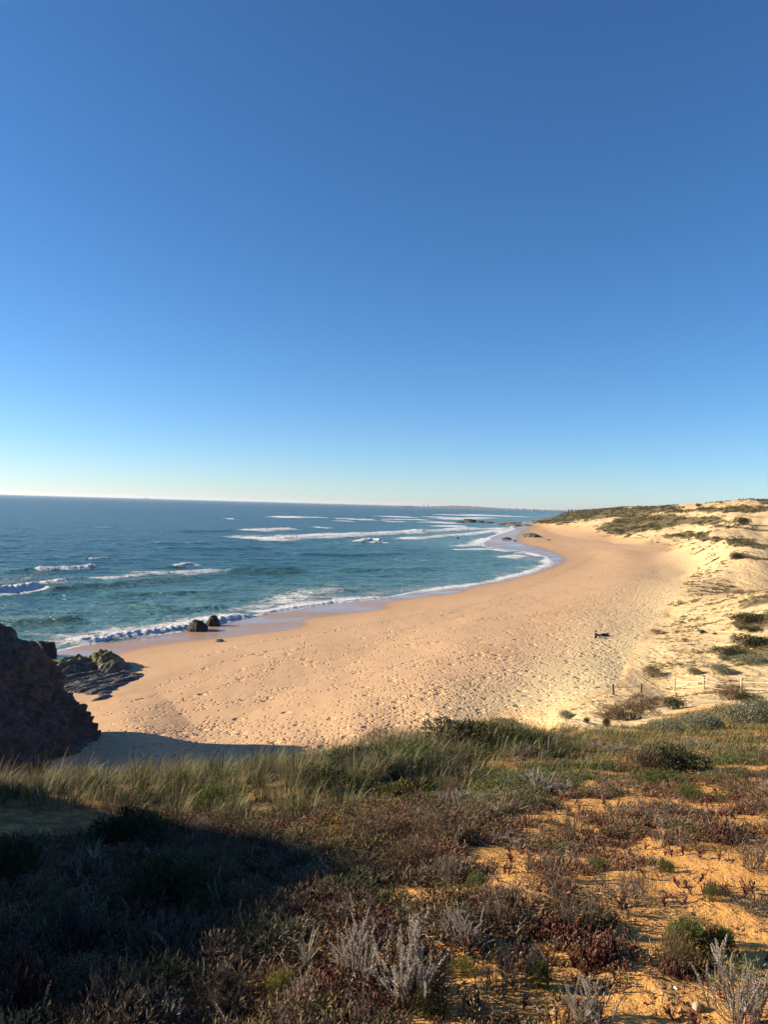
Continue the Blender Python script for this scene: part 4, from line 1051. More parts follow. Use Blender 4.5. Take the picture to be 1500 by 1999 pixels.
mb = (yb > yc - .8) & (yb < yc + 1.5); mb[::2] &= R.uniform(0, 1, len(mb[::2])) < .6
p = np.vstack([p, np.stack([xb, yb, zb], -1)[mb]]); u = np.concatenate([u, ub[mb]]); n = len(p)
gn = fbm(p[:, 0] / 1.4, p[:, 1] / 1.4, 51.0, 3)
TC = pal([(.19,.165,.072), (.13,.135,.05), (.075,.088,.03), (.27,.225,.125)], n, [.32, .32, .26, .10], .14)
mar = tussocks(p, 100, R.uniform(.24, .56, n) * (1 + .4 * gn) * np.interp(u, [0, 400, 700], [.80, .85, .98]), R.uniform(.08, .22, n), TC)
# unseen grass added on the knoll left of the frame, to break up its shadow edge
xk = R.uniform(-8.5, -3.9, 420); yk = R.uniform(-1, 6.6, 420); zk = ground(xk, yk); mk = zk > 17.35
pk = np.stack([xk, yk, zk], -1)[mk]; pk = pk[proj(pk[:, 0], pk[:, 1], pk[:, 2])[0] < -140]; nk = len(pk)
kno = tussocks(pk, 40, R.uniform(.25, .5, nk), R.uniform(.1, .22, nk), pal([(.18,.17,.08), (.11,.115,.045)], nk))
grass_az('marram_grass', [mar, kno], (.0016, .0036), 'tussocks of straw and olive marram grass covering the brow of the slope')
DG = [(690,1548),(640,1500),(700,1450),(900,1425),(1010,1408),(1100,1422),(1100,1470),(1000,1500),(930,1530),(860,1545),(760,1545)]
p, u, v = sample(DG, 15, 18, 7.5, tn, 600, 1150); n = len(p)
grass_az('dark_grass', [tussocks(p, 75, R.uniform(.2, .42, n), R.uniform(.12, .3, n), pal([(.06,.07,.024), (.095,.095,.036), (.14,.105,.055), (.035,.042,.016)], n, [.4, .3, .12, .18]))], (.0022, .005), 'dark green grass tussocks in the hollow behind the brow')
LG = [(960,1425),(1080,1420),(1150,1424),(1240,1428),(1300,1402),(1400,1382),(1520,1368),(2000,1350),(2000,1500),(1500,1490),(1400,1486),(1300,1500),(1180,1512),(1060,1535),(930,1560),(840,1560),(860,1500)]
def ln(x, y, u, v): return np.clip(.75 + .9 * fbm(x / 1.5, y / 1.5, 61.0, 2), .1, 1)
p, u, v = sample(LG, 330, 28, 9, ln, 860, 1900, nmax=300000); n = len(p)
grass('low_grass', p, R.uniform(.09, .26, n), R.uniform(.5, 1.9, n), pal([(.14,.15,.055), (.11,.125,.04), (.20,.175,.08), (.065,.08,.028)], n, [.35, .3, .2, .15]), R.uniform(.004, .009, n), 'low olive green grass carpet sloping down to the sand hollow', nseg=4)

# ------------------------------------------------------------------ ground cover of the near slope
COVER = [(-900,1590),(100,1650),(300,1600),(560,1590),(690,1545),(900,1535),(1040,1500),(1500,1478),(2000,1478),(2000,2500),(-900,2500)]
def cov(x, y, u, v): return fore_cover(u, v, x, y)
p, u, v = sample(COVER, 1350, 11, 1.7, cov, -300, 1800); n = len(p)
tone = fbm(p[:, 0] / .9, p[:, 1] / .9, 71.0, 3)
c = pal([(.15,.062,.038), (.18,.11,.062), (.10,.055,.034), (.24,.165,.10), (.13,.12,.045)], n, [.24, .32, .16, .18, .10])
yel = spoly(u, v, [(660,1545),(760,1515),(850,1530),(930,1545),(900,1570),(800,1560),(720,1590),(760,1650),(650,1660),(590,1640)], 12)
ym = R.uniform(0, 1, n) < yel * .75; c[ym] = pal([(.30,.21,.035), (.20,.17,.04), (.26,.13,.04)], int(ym.sum()))
grn = spoly(u, v, [(740,1545),(860,1490),(960,1490),(1500,1470),(2000,1470),(2000,1515),(1500,1515),(1200,1530),(1040,1552),(900,1575),(800,1570)], 14)
gm = R.uniform(0, 1, n) < grn * .8; c[gm] = pal([(.085,.125,.03), (.06,.09,.025), (.13,.15,.045)], int(gm.sum()))
c = c * 1.32
sc_ = R.uniform(.24, .58, n) * (1 + .55 * tone)
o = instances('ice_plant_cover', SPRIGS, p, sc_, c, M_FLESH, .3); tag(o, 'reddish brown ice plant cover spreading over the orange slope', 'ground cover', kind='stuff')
p, u, v = sample(COVER, 95, 10, 1.7, cov, -300, 1800); n = len(p)
o = instances('dry_twig_cover', TWIGS, p, R.uniform(.25, .6, n), pal([(.21,.15,.11), (.14,.095,.07), (.30,.24,.19)], n), M_WOOD, .3); tag(o, 'tangle of dry brown twigs among the ice plants', 'ground cover', kind='stuff')
def sparse(x, y, u, v): return np.clip(.25 + 1.4 * fbm(x / .6, y / .6, 81.0, 2), 0, 1) * np.clip(fore_cover(u, v, x, y) * 1.3, 0, 1)
p, u, v = sample(COVER, 60, 9, 1.7, sparse, -300, 1800); n = len(p)
o = instances('silver_shoot_cover', SPIKES, p, R.uniform(.4, .95, n), pal([(.33,.30,.255), (.25,.225,.185), (.40,.37,.32)], n), M_LEAF, .45); tag(o, 'scattered pale silver shoots among the ice plants', 'ground cover', kind='stuff')
# low cushions knitting the cover together
def mat_geo():
    g, cs = bush(420, .15, .075, .022, .0026, .3, 6, .45); return g
MATS = [mat_geo() for _ in range(6)]
p, u, v = sample(COVER, 20, 11, 1.7, cov, -300, 1800); n = len(p)
c = pal([(.115,.105,.045), (.15,.105,.062), (.085,.09,.036), (.19,.15,.095), (.14,.075,.05)], n, [.28, .26, .18, .14, .14])
grn = spoly(u, v, [(740,1545),(860,1490),(960,1490),(1500,1470),(2000,1470),(2000,1515),(1500,1515),(1200,1530),(1040,1552),(900,1575),(800,1570)], 14); gm = R.uniform(0, 1, n) < grn * .8; c[gm] = pal([(.09,.115,.035), (.12,.135,.05)], int(gm.sum()))
o = instances('low_cushion_cover', MATS, p, R.uniform(.6, 1.5, n), c * 1.2, M_LEAF, .2); tag(o, 'low olive and brown cushions of fine leaves knit between the ice plants', 'ground cover', kind='stuff')
# dry grass and seed stalks, thin
p, u, v = sample(COVER, 220, 11, 1.7, cov, -300, 1800); n = len(p)
grass('dry_grass_cover', p, R.uniform(.06, .2, n), R.uniform(.4, 1.3, n), pal([(.26,.19,.11), (.17,.12,.07), (.13,.115,.05)], n), R.uniform(.0012, .0025, n), 'thin dry grass between the ice plants')
# litter crumbs on the sand
p, u, v = sample([(700,1560),(2000,1490),(2000,2500),(500,2500)], 700, 7.5, 1.7, lambda x, y, u, v: .15 + .85 * sstep(-.1, .4, fbm(x / .5, y / .5, 91., 2)), 600, 1800); n = len(p)
tb = TB(); 
for i in range(3): fleshy(tb, np.array([R.normal()*.01, R.normal()*.01, .002]), nrm(np.array([R.normal(), R.normal(), .3])), .016, .0025, (1, 1, 1))
o = instances('plant_litter', [tb.get()], p, R.uniform(.5, 1.6, n), pal([(.12,.07,.045), (.20,.13,.08), (.30,.22,.14)], n), M_WOOD, .4); tag(o, 'dark plant crumbs littering the orange sand', 'litter', kind='stuff')

# ------------------------------------------------------------------ scrub on the far dunes
def leafdome(nl, hh):
    tb = TB()
    for i in range(nl):
        d = rdir(.3); p0 = d * R.uniform(.5, 1.0) * np.array([1, 1, hh]); p0[2] = max(p0[2], 0)
        dd = nrm(d + rdir(.2) * .8); flat(tb, p0, dd, nrm(np.cross(dd, rdir())), .42, .15, np.ones(3) * R.uniform(.6, 1.3))
    return tb.get()
DOMES = [leafdome(34, .55) for _ in range(5)]
m = (g_veg > .04) & (y_ > 40) & (y_ < 1150) & (gu > 1020) & (gu < 1700)
idx = np.nonzero(m)[0]
area = (r_[idx] * .0083) * (r_[idx] * .00192)
wt = g_veg[idx] ** 1.6 * area * np.clip(fbm(x_[idx] / 14, y_[idx] / 20, 14., 3) * 1.6 + .55, .02, 1.2) / np.clip(r_[idx] / 250, .35, 3) ** 2; wt /= wt.sum()
sel = R.choice(idx, 5200, p=wt)
pp = np.stack([x_[sel], y_[sel], gz[sel]], -1) + R.normal(size=(len(sel), 3)) * np.stack([r_[sel] * .002, r_[sel] * .004, 0 * r_[sel]], -1); pp[:, 2] = ground(pp[:, 0], pp[:, 1]) - .05
def dt(poly, n, th):
    ii = np.nonzero((spoly(gu, gv, poly, 8) > .5) & (y_ > 45) & (y_ < 700))[0]
    st = fbm((x_[ii] * .8 + y_[ii] * .6) / 2.2, (y_[ii] * .8 - x_[ii] * .6) / 16, 24., 3)
    wq = (r_[ii] ** 2) * np.clip(st - th, 0, 1) / np.clip(r_[ii] / 100, .7, 6) ** 1.5; q = R.choice(ii, n, p=wq / wq.sum())
    a = np.stack([x_[q], y_[q], gz[q]], -1) + R.normal(size=(n, 3)) * np.stack([r_[q] * .002, r_[q] * .004, 0 * r_[q]], -1); a[:, 2] = ground(a[:, 0], a[:, 1]) - .03
    return a, r_[q]
TU = [dt([(1262,1330),(1285,1240),(1350,1190),(1440,1150),(1520,1150),(1520,1345),(1400,1345)], 1300, .02), dt([(1300,1200),(1345,1130),(1400,1085),(1430,1100),(1440,1150),(1350,1180)], 420, .08), dt([(1080,1400),(1190,1355),(1300,1345),(1500,1345),(1500,1372),(1340,1392),(1240,1420),(1120,1415)], 500, -.05), dt([(1160,1045),(1240,1040),(1300,1052),(1400,1068),(1400,1100),(1350,1075),(1270,1058)], 260, .05)]
tp = np.vstack([a for a, _ in TU]); trr = np.concatenate([b for _, b in TU])
tu = instances('dune_tufts', DOMES, tp, np.clip(trr / 420, .10, .6) * R.uniform(.5, 1.4, len(trr)), pal([(.14,.11,.055), (.20,.15,.075), (.10,.09,.04), (.26,.20,.10)], len(trr)), M_LEAF, .2, .75); tag(tu, 'sparse small dry tufts dotting the pale dune slopes', 'dune tufts', kind='stuff')
o = instances('dune_scrub', DOMES, pp, np.clip(r_[sel] / 260, .22, 2.2) * R.uniform(.5, 1.15, len(sel)), pal([(.085,.08,.035), (.12,.105,.05), (.16,.125,.07), (.07,.075,.03)], len(sel)), M_LEAF, .15, .8)
tag(o, 'dark olive scrub spread over the dunes', 'dune scrub', kind='stuff')
# ------------------------------------------------------------------ single plants, each a thing of its own
def obj_from(name, geo, mat, parent, smooth=False):
    V, Fc, Cc = geo; return mesh_np(name, V, Fc, mat, smooth=smooth, cols=Cc, parent=parent)
def colored(geo, col): V, Fc, Cc = geo; return V, Fc, Cc * np.array(col)
def silver_geo(n, r, lean=.75, col=(.52,.48,.42), hs=1.0):
    """woody base with many short woolly shoots standing on its branches"""
    sp = []; st = TB()
    nb = max(7, n // 7); br = []
    for b in range(nb):
        a = R.uniform(0, 6.28); q = math.sqrt(R.uniform(.02, 1)); e = np.array([math.cos(a) * q * r, math.sin(a) * q * r, R.uniform(.05, .17) * (1.15 - .55 * q) * hs])
        m = e * [.5, .5, .25]; br.append((m, e, a, q)); stick(st, [np.array([0, 0, -.03]), m, e], .006, .0035, np.array((.20, .155, .12)) * R.uniform(.7, 1.2))
    for i in range(n):
        m, e, a, q = br[i % nb]; t = R.uniform(0, 1); o = m * (1 - t) + e * t + R.normal(size=3) * [.022, .022, .008]; o[2] = max(o[2], 0)
        s = R.uniform(.6, 1.2) * hs
        sp.append((SPIKES[R.integers(len(SPIKES))], rotm(R.uniform(0, 6.28), lean * q * R.uniform(.1, .75) + R.normal() * .08, a) * s, o, R.uniform(.75, 1.2)))
    return colored(merge(sp), col), st.get()
def needle_geo(n, r, h, col, L=.05, w=.004, lumps=6):
    g, cs = bush(n, r, h, L, w, .35, lumps, .5); return colored(g, col), colored(bush_stems(cs, r, h), (.10, .075, .05))
def strap_geo(n, L, col):
    tb = TB()
    for i in range(n):
        a = R.uniform(0, 6.28); el = R.uniform(.5, 1.35); d = np.array([math.cos(a) * math.cos(el), math.sin(a) * math.cos(el), math.sin(el)]); p = np.zeros(3); w = R.uniform(.007, .011); l = L * R.uniform(.6, 1.1)
        s = nrm(np.cross(d, (0, 0, 1.0))); V = []
        for k in range(8):
            t = k / 7; ww = w * (1 - t ** 2.2) + .0008; V += [p - s * ww, p + np.cross(s, d) * -ww * .35, p + s * ww]; p = p + d * l / 7; d = nrm(d + np.array([0, 0, -.19]))
        Fc = []
        for k in range(7):
            for j in range(2): q = k * 3 + j; Fc += [(q, q + 1, q + 4), (q, q + 4, q + 3)]
        tb.add(V, Fc, np.array(col) * R.uniform(.8, 1.15))
    return tb.get()
GEO = {}
def variants(kind):
    if kind in GEO: return GEO[kind]
    L = []
    for k in range(3 if kind in ('silver', 'grey') else 2):
        if kind == 'silver': f, s = silver_geo(84, .20, .95)
        elif kind == 'grey': f, s = silver_geo(90, .25, 1.0, (.27,.225,.175), .75)
        elif kind == 'green': f, s = needle_geo(2600, .34, .30, (.10,.125,.03))
        elif kind == 'yellow': f, s = needle_geo(2200, .34, .34, (.20,.19,.04))
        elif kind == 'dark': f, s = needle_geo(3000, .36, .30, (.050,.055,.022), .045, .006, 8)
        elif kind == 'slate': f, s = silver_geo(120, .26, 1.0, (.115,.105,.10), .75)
        elif kind == 'brown': f, s = needle_geo(2200, .36, .28, (.15,.105,.06), .06, .003, 7)
        elif kind == 'greygreen': f, s = needle_geo(4200, .38, .30, (.20,.21,.135), .034, .006, 12)
        elif kind == 'red':
            f = merge([(SPRIGS[R.integers(10)], rotm(R.uniform(0, 6.28), R.normal() * .3) * R.uniform(.9, 1.4), np.array([R.normal() * .14, R.normal() * .10, 0]), R.uniform(.8, 1.2)) for _ in range(34)]); f = colored(f, (.15,.058,.042)); s = None
        elif kind == 'ice':
            f = merge([(SPRIGS[R.integers(10)], rotm(R.uniform(0, 6.28), R.normal() * .3) * R.uniform(.6, 1.0), np.array([R.normal() * .14, R.normal() * .10, 0]), R.uniform(.8, 1.2)) for _ in range(60)]); f = colored(f, (.17,.155,.04)); s = None
        elif kind == 'twig': f = colored(twig_tangle(14, .32, .28, 4), (.30,.25,.20)); s = None
        elif kind == 'strap': f = strap_geo(24, .42, (.36,.36,.26)); s = None
        elif kind == 'stalk':
            tb = TB()
            for _ in range(22):
                b = np.array([R.normal() * .06, R.normal() * .05, 0]); d = nrm(np.array([R.normal() * .12, R.normal() * .12, 1])); h = R.uniform(.3, .55); stick(tb, [b, b + d * h * .6, b + d * h + R.normal(size=3) * .02], .002, .0012, np.array((.28,.22,.11)) * R.uniform(.7, 1.2))
            f = tb.get(); s = None
        mt = {'silver': M_LEAF, 'grey': M_LEAF, 'twig': M_WOOD, 'red': M_FLESH, 'ice': M_FLESH, 'stalk': M_WOOD}.get(kind, M_LEAF)
        me = mesh_np('foliage', f[0], f[1], mt, smooth=False, cols=f[2]).data
        ms = mesh_np('stems', s[0], s[1], M_WOOD, smooth=False, cols=s[2]).data if s else None
        for ob in [o for o in C.objects if o.data in (me, ms) and o.data is not None]: bpy.data.objects.remove(ob)
        L.append((me, ms, np.ptp(f[0][:, 0]), f[0][:, 2].max()))
    GEO[kind] = L; return L
NAMES = dict(silver='silver_shrub', grey='grey_shrub', green='green_shrub', yellow='yellow_green_shrub', dark='dark_shrub', slate='slate_shrub', brown='brown_shrub', greygreen='grey_green_shrub', red='red_succulent', ice='green_succulent', twig='dry_shrub', strap='strap_leaf_plant', stalk='dry_stalks')
def shrub(kind, u, v, wpx, hpx, label, group=None, rz=None, cat=None):
    vs_ = variants(kind); me, ms, W0, H0 = vs_[R.integers(len(vs_))]
    b = hit(u, v); sl = math.sqrt(b[0] ** 2 + b[1] ** 2 + (EYE - b[2]) ** 2)
    q_ = .82 if kind in ('silver', 'grey', 'slate', 'greygreen', 'twig') and b[1] < 30 else 1.0
    w_ = wpx * q_ * sl / F; h_ = hpx * q_ * sl / F
    if b[1] > 55 and u > 1390 and b[1] < 130: w_ *= 1.35; h_ *= .8
    sx_ = w_ / W0; sz_ = h_ / H0
    root = empty(NAMES[kind], tuple(b)); root.scale = (sx_, sx_, sz_); root.rotation_euler = (0, 0, R.uniform(0, 6.28) if rz is None else rz)
    tag(root, label, cat or ('plant' if kind in ('red', 'ice', 'strap', 'stalk') else 'shrub'), group)
    fo = bpy.data.objects.new('foliage' if kind not in ('twig', 'stalk') else 'stems', me); link(fo, root)
    if ms: st = bpy.data.objects.new('stems', ms); link(st, root)
    return root
SH = [
 ('silver', 700,1905,120,118,'pale silver shrub just right of the arching strap leaved plant'),
 ('silver', 800,1960,170,150,'biggest pale silver shrub, bottom centre beside the bare twigs'),
 ('silver', 905,1850,110,80,'silver grey shrub above and right of the biggest silver shrub'),
 ('silver', 1150,2010,150,90,'silver shrub cut by the bottom edge, right of the slate dark shrub'),
 ('silver', 1445,2000,140,130,'pale silver shrub in the bottom right corner on orange sand'),
 ('silver', 590,1965,70,70,'whitish silver sprig at the edge of the big shadow'),
 ('silver', 1060,1545,130,50,'pale silver shrub on the green edge above the red brown slope'),
 ('silver', 1030,1480,100,26,'long pale silver shrub in the green grass below the sand hollow'),
 ('silver', 880,1572,120,30,'low silver shrub below the green ice plant mound'),
 ('silver', 1360,1462,100,24,'pale grey shrub just behind the dark hollow bush'),
 ('silver', 1190,1468,110,24,'pale silver patch of shoots left of the dark hollow bush'),
 ('grey', 1480,1490,80,45,'grey spiky shrub right of the dark hollow bush'),
 ('grey', 1475,1530,80,30,'pale grey shoots below the grey spiky shrub'),
 ('grey', 1125,1810,120,85,'dry grey shrub with pale upright stems beside bare orange sand'),
 ('grey', 1060,1712,110,60,'grey brown shrub of pale twigs above the open sand strip'),
 ('grey', 960,1800,100,70,'grey shrub of pale stems below the bright green bush'),
 ('grey', 1120,1640,70,60,'pale stemmed shrub amid red brown ice plants, upper centre'),
 ('grey', 1215,1750,110,55,'grey shrub with dark green base on the open sand'),
 ('grey', 1300,1655,90,40,'dry bleached tussock above the small round green bush'),
 ('grey', 1470,1700,80,45,'grey green low shrub at the right edge on orange sand'),
 ('grey', 1460,1772,120,40,'long grey low shrub at the right edge below bare sand'),
 ('grey', 880,1730,80,60,'grey twiggy shrub left of the bright green bush'),
 ('grey', 990,1780,50,70,'thin grey shoots standing right of the bright green bush'),
 ('green', 932,1740,54,38,'bright green rounded bush amid brown ice plants'),
 ('green', 1300,1702,34,24,'small round green bush casting shadow on bare sand'),
 ('green', 1390,1758,30,30,'small dark green ball bush in a row of low plants'),
 ('green', 1290,1530,80,28,'olive green bush just below the dark hollow bush'),
 ('green', 1345,1558,60,26,'dark green mound on orange sand near the dry stalks'),
 ('green', 1165,1700,40,24,'olive tuft at the top of the grey brown twig row'),
 ('yellow', 545,1945,54,46,'yellow green bush glowing at the shadow edge'),
 ('yellow', 835,1978,60,34,'bright yellow green low plant near the bottom centre'),
 ('yellow', 905,1900,50,30,'yellow green low plant beside the biggest silver shrub'),
 ('yellow', 620,1990,90,40,'dry yellowish tuft at the bottom edge in sun'),
 ('dark', 1330,1512,130,46,'dark green bush with a black hollow under it'),
 ('dark', 860,1505,110,30,'dark green mound in the shade behind the brow grass'),
 ('dark', 985,1420,60,18,'dark bush on the brow where grass meets the sand hollow'),
 ('brown', 1260,1510,90,50,'brown twiggy bush left of the dark hollow bush'),
 ('brown', 880,1548,60,26,'round reddish brown tuft beside the yellow ice plants'),
 ('brown', 1325,1895,70,70,'brown green bush with red succulents at its foot on orange sand'),
 ('green', 1345,1865,80,62,'tall green bush at the back of the big shrub group on bare sand'),
 ('dark', 1390,1862,70,48,'dark bush of the big shrub group, right end with long shadow'),
 ('green', 1415,1848,36,34,'small green bush at the right end of the big shrub group'),
 ('red', 1335,1905,80,34,'red succulents at the foot of the brown green bush'),
 ('red', 1410,1645,80,30,'wine red succulents at the edge of bare sand, upper right'),
 ('slate', 1400,1625,110,44,'dark slate shrub above the wine red succulents'),
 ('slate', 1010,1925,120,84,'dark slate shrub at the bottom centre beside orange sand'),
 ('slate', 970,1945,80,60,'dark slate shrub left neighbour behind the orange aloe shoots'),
 ('green', 1055,1925,44,50,'olive green shoot bush in front of the slate shrub'),
 ('red', 1160,1890,120,50,'red brown succulents beside bare sand, lower centre right'),
 ('red', 1090,1830,90,40,'red brown succulents below the dry grey shrub'),
 ('red', 1400,1745,40,22,'red succulent tuft in the row left of the ball bush'),
 ('ice', 770,1552,130,36,'yellow green ice plant patch below the marram grass'),
 ('ice', 700,1668,140,34,'yellowish ice plant strip at the upper edge of the big shadow'),
 ('strap', 598,1890,80,70,'arching pale strap leaved plant at the shadow edge'),
 ('strap', 180,1690,60,50,'pale strap leaved tuft hanging on the shaded bank at the left'),
 ('stalk', 1430,1560,60,60,'upright dry yellow stalks near the right edge'),
 ('stalk', 1255,1740,50,50,'thin upright seed stalks on the bare sand strip'),
 ('twig', 830,1920,100,60,'bare dark twigs between the two big silver shrubs'),
 ('twig', 700,1985,110,60,'dry brown twig shrub at the bottom edge near the shadow'),
 ('twig', 1010,1660,100,50,'dry brown twig shrub amid ice plants, middle of the slope'),
 ('twig', 1300,1615,110,40,'dry twig mat on orange sand, upper right'),
 ('brown', 730,1640,120,50,'dry brown bush below the marram grass in sun'),
 ('brown', 800,1690,110,60,'dry olive brown bush beside the big shadow'),
 ('brown', 860,1640,110,44,'dry brown bush in the middle of the sunny slope'),
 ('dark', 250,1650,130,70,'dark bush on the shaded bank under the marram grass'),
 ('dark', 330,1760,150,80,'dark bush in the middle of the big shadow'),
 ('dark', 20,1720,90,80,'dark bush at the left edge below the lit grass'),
 ('grey', 430,1700,130,60,'grey shrub in the upper part of the big shadow'),
 ('grey', 500,1830,120,70,'grey shrub in the shadow left of the strap leaved plant'),
 ('grey', 330,1870,140,80,'grey shrub in the deep shadow, lower left'),
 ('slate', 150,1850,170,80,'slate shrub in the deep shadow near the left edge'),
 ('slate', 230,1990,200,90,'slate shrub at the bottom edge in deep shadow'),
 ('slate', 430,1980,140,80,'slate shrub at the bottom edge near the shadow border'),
 ('red', 60,1960,140,60,'dark red succulents in the bottom left corner in shadow'),
 ('dark', 705,1512,150,52,'dark green bush in the grass hollow left of the dark mound'),
 ('green', 790,1490,150,50,'olive green bush in the grass behind the dark mound'),
 ('dark', 900,1462,170,48,'wide dark green bush on the brow below the sand hollow'),
 ('brown', 770,1460,120,40,'brownish bush on the brow above the olive green bush'),
 ('green', 985,1448,120,36,'olive bush on the brow right of the wide dark green bush'),
 ('dark', 640,1545,110,46,'dark bush at the foot of the marram grass beside the yellow ice plants'),
 ('green', 420,1575,120,46,'green bush at the foot of the marram grass above the shadow'),
 # middle distance
 ('greygreen', 1365,1425,110,44,'grey green shrub left of the grey green shrub mass above the grass carpet'),
 ('greygreen', 1440,1412,120,50,'big grey green shrub at the right, above the grass carpet'),
 ('greygreen', 1495,1402,100,44,'grey green shrub cut by the right edge above the grass carpet'),
 ('greygreen', 1300,1428,90,28,'low grey green shrub spreading beside the sand hollow'),
 ('brown', 1240,1405,90,38,'broad olive brown shrub on the sand below the dark fence posts'),
 ('brown', 1190,1402,70,26,'brown shrub left end of the mound below the dark fence posts'),
 ('slate', 1222,1408,60,24,'greyish shrub in front of the olive brown shrub mound'),
 ('brown', 1270,1382,80,28,'olive shrub at the top of the mound below the dark fence posts'),
 ('dark', 1318,1385,44,24,'dark brown round bush right of the shrub mound'),
 ('dark', 1187,1419,17,17,'dark green ball bush on the white sand hollow'),
 ('dark', 1146,1411,14,11,'small dark ball bush left of the other ball bush in the hollow'),
 ('greygreen', 1112,1404,38,18,'pale green shrub at the left of the sand hollow'),
 ('brown', 1425,1366,70,34,'big brown bush in front of the pale rope fence'),
 ('dark', 1465,1372,50,18,'dark low bush right of the big brown bush by the rope fence'),
 ('brown', 1275,1322,44,24,'brown tussock on the yellow sand left of the pale rope fence'),
 ('greygreen', 1356,1318,28,16,'round grey bush on the sand above the pale rope fence'),
 ('greygreen', 1415,1316,34,24,'grey green bush on the sand above the middle fence post'),
 ('dark', 1432,1280,60,20,'dark green low bush on the near dune slope'),
 ('greygreen', 1462,1296,50,24,'grey green bush below the dark green one on the near dune slope'),
 ('greygreen', 1413,1289,18,12,'small grey bush left of the grey green one on the near dune slope'),
 ('dark', 1472,1262,70,22,'broad dark scrub bush at the right edge of the near dune'),
 ('dark', 1467,1233,36,14,'dark bush high on the near dune'),
 ('dark', 1470,1212,70,18,'wide dark scrub bush near the top of the near dune'),
 ('brown', 1285,1238,26,12,'reddish tussock on the sand lip right of the two people'),
 ('dark', 1371,1237,12,8,'small dark clump alone on the pale slope of the near dune'),
 ('brown', 1338,1252,14,8,'small brown clump left below the lone dark clump'),
 ('dark', 1397,1239,7,5,'tiny dark clump right of the lone dark clump'),
 ('dark', 1450,1025,32,17,'lone dark round bush on far bare sand with a shadow to its right'),
 ('dark', 1365,989,12,7,'dark bush on the skyline of the far dunes'),
 ('dark', 1437,1092,22,14,'dark bush hanging on the sandy dune edge at the right'),
]
for s in SH: shrub(*s)

# small succulents standing alone on the bare sand
def bare(x, y, u, v): return np.clip(1 - 1.5 * fore_cover(u, v, x, y), 0, 1)
p, u, v = sample([(980,1560),(1500,1500),(1560,1500),(1560,2050),(900,2050)], 22, 7.5, 2.4, bare, 850, 1600)
SM = [mesh_np('red_sprig', g[0], g[1], M_FLESH, smooth=False, cols=colored(g, (.14,.058,.042))[2]) for g in SPRIGS_S]
meshes = [o.data for o in SM]
for o in SM: bpy.data.objects.remove(o)
for k, q in enumerate(p[:150]):
    o = bpy.data.objects.new('red_sprig', meshes[k % len(meshes)]); link(o); o.location = q; s = R.uniform(.5, 1.2); o.scale = (s, s, s); o.rotation_euler = (R.normal() * .2, R.normal() * .2, R.uniform(0, 6.28))
    tag(o, 'small wine red succulent sprig alone on the bare orange sand', 'plant', 'red sprigs on the bare sand')

# pebbles, shell, stones
M_PEB = mat_plain('pebble_stone', (.42, .31, .20), .8, .2, 30); M_SHELL = mat_plain('white_shell', (.80, .77, .70), .5, .05, 20); M_RST = mat_plain('red_stone', (.42, .20, .12), .85, .25, 20)
def stone(name, u, v, wpx, hpx, mat, label, seed, sq=.8, cat='stone'):
    b = hit(u, v); sl = math.sqrt(b[0] ** 2 + b[1] ** 2 + (EYE - b[2]) ** 2); w_ = wpx * sl / F / 2; h_ = hpx * sl / F / 2
    a = np.linspace(0, 2 * math.pi, 28, endpoint=False); bb = np.linspace(-math.pi / 2, math.pi / 2, 16); B_, A_ = np.meshgrid(bb, a, indexing='ij')
    x = np.cos(B_) * np.cos(A_); y = np.cos(B_) * np.sin(A_); z = np.sin(B_); n = 1 + .22 * fbm(x * 1.3 + seed, y * 1.3, z * 1.3, 3)
    o = mesh_np(name, np.stack([x * n * w_, y * n * w_ * sq, z * n * h_], -1).reshape(-1, 3), grid_faces(16, 28, True), mat); o.location = b + [0, 0, h_ * .6]; o.rotation_euler = (0, .1, R.uniform(0, 3)); return tag(o, label, cat)
stone('pebble', 1361, 1972, 15, 16, M_PEB, 'rounded tan pebble on the orange sand near the bottom right', 1.0)
stone('pebble', 1330, 1975, 8, 8, M_RST, 'small dark pebble left of the rounded tan pebble', 2.0)
stone('shell', 1320, 1932, 8, 6, M_SHELL, 'small white shell fragment on the orange sand', 3.0, .5, 'shell')
stone('stone', 1462, 1996, 34, 18, M_RST, 'flat reddish stone in the bottom right corner under the silver shrub', 4.0)
stone('stone', 1002, 1985, 16, 14, M_RST, 'orange red stone beside the slate dark shrub at the bottom', 5.0)
stone('stone', 925, 1755, 16, 8, M_RST, 'pinkish stone under the bright green bush', 6.0)
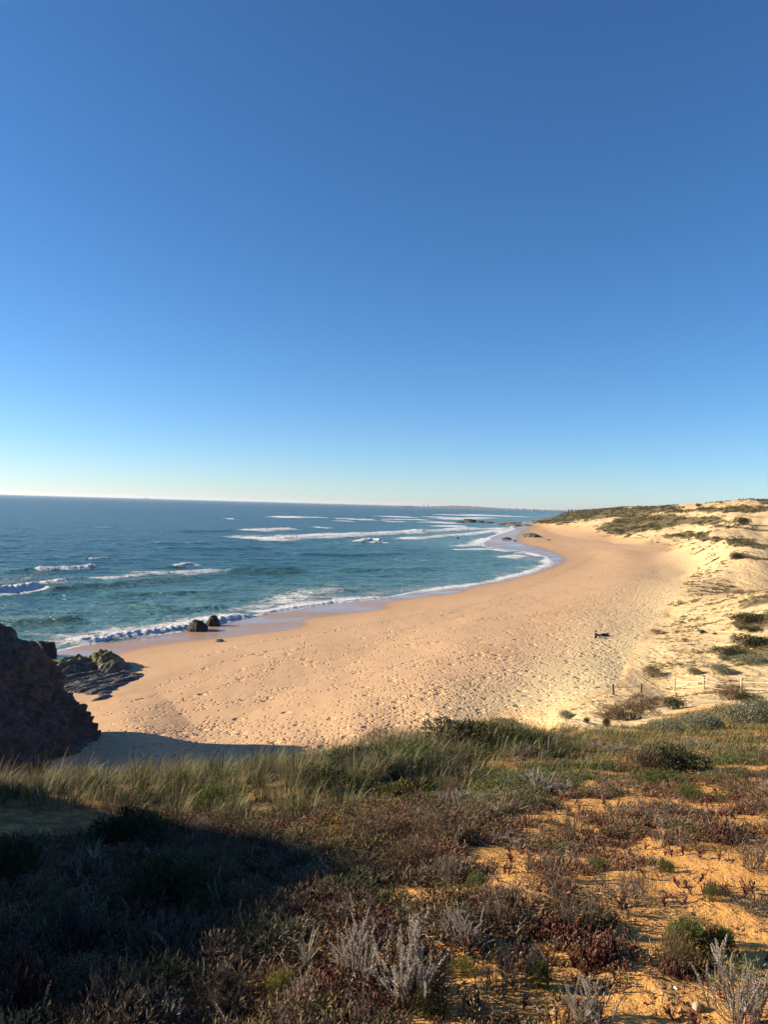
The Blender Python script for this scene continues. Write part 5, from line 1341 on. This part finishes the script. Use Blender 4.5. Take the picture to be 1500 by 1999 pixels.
# ------------------------------------------------------------------ camera, light, sky
SUN_EL = math.radians(19.5); SUN_AZ = math.radians(-85)     # azimuth from +Y, clockwise positive
sc = bpy.context.scene
cd = bpy.data.cameras.new('camera'); cam = bpy.data.objects.new('camera', cd); C.objects.link(cam)
cd.sensor_fit = 'VERTICAL'; cd.sensor_height = 36; cd.lens = F / 1999 * 36; cd.clip_start = .05; cd.clip_end = 120000
M4 = Matrix(RC.tolist()).to_4x4(); M4.translation = (0, 0, EYE); cam.matrix_world = M4
sc.camera = cam
sd_ = Vector((math.sin(SUN_AZ) * math.cos(SUN_EL), math.cos(SUN_AZ) * math.cos(SUN_EL), math.sin(SUN_EL)))
ld = bpy.data.lights.new('sun', 'SUN'); lo = bpy.data.objects.new('sun', ld); C.objects.link(lo)
ld.energy = 5.0; ld.angle = math.radians(.5); ld.color = (1, .83, .60)
lo.rotation_euler = (-sd_).to_track_quat('-Z', 'Y').to_euler()
w = bpy.data.worlds.new('World'); sc.world = w; w.use_nodes = True
nt = w.node_tree; bg = nt.nodes['Background']
sk = nt.nodes.new('ShaderNodeTexSky'); sk.sky_type = 'NISHITA'; sk.sun_disc = False
sk.sun_elevation = SUN_EL; sk.sun_rotation = SUN_AZ
sk.altitude = 300; sk.air_density = .87; sk.dust_density = .12; sk.ozone_density = 5.6
hs = nt.nodes.new('ShaderNodeHueSaturation'); hs.inputs['Saturation'].default_value = 1.09
nt.links.new(sk.outputs[0], hs.inputs['Color']); nt.links.new(hs.outputs[0], bg.inputs['Color']); bg.inputs['Strength'].default_value = .073
vs = sc.view_settings; vs.view_transform = 'Standard'; vs.look = 'None'; vs.gamma = 1; vs.exposure = 1.2; vs.use_curve_mapping = False
sc.cycles.max_bounces = 6; sc.cycles.use_denoising = True

# pale sea air over the bay
V, Fc = boxes([(-60000, 60000, -3000, 56000, -12, 150)])
hz = mesh_np('haze', V, Fc, None, smooth=False)
hm = bpy.data.materials.new('sea_haze'); hm.use_nodes = True; ht = hm.node_tree
for nd in list(ht.nodes):
    if nd.type == 'BSDF_PRINCIPLED': ht.nodes.remove(nd)
pv = ht.nodes.new('ShaderNodeVolumePrincipled'); pv.inputs['Color'].default_value = (.88, .93, 1, 1); pv.inputs['Density'].default_value = 2.5e-5; pv.inputs['Anisotropy'].default_value = .3
ht.links.new(pv.outputs[0], [n for n in ht.nodes if n.type == 'OUTPUT_MATERIAL'][0].inputs['Volume'])
hz.data.materials.append(hm); tag(hz, 'thin pale sea haze over the bay and the far coast', 'haze', kind='stuff')
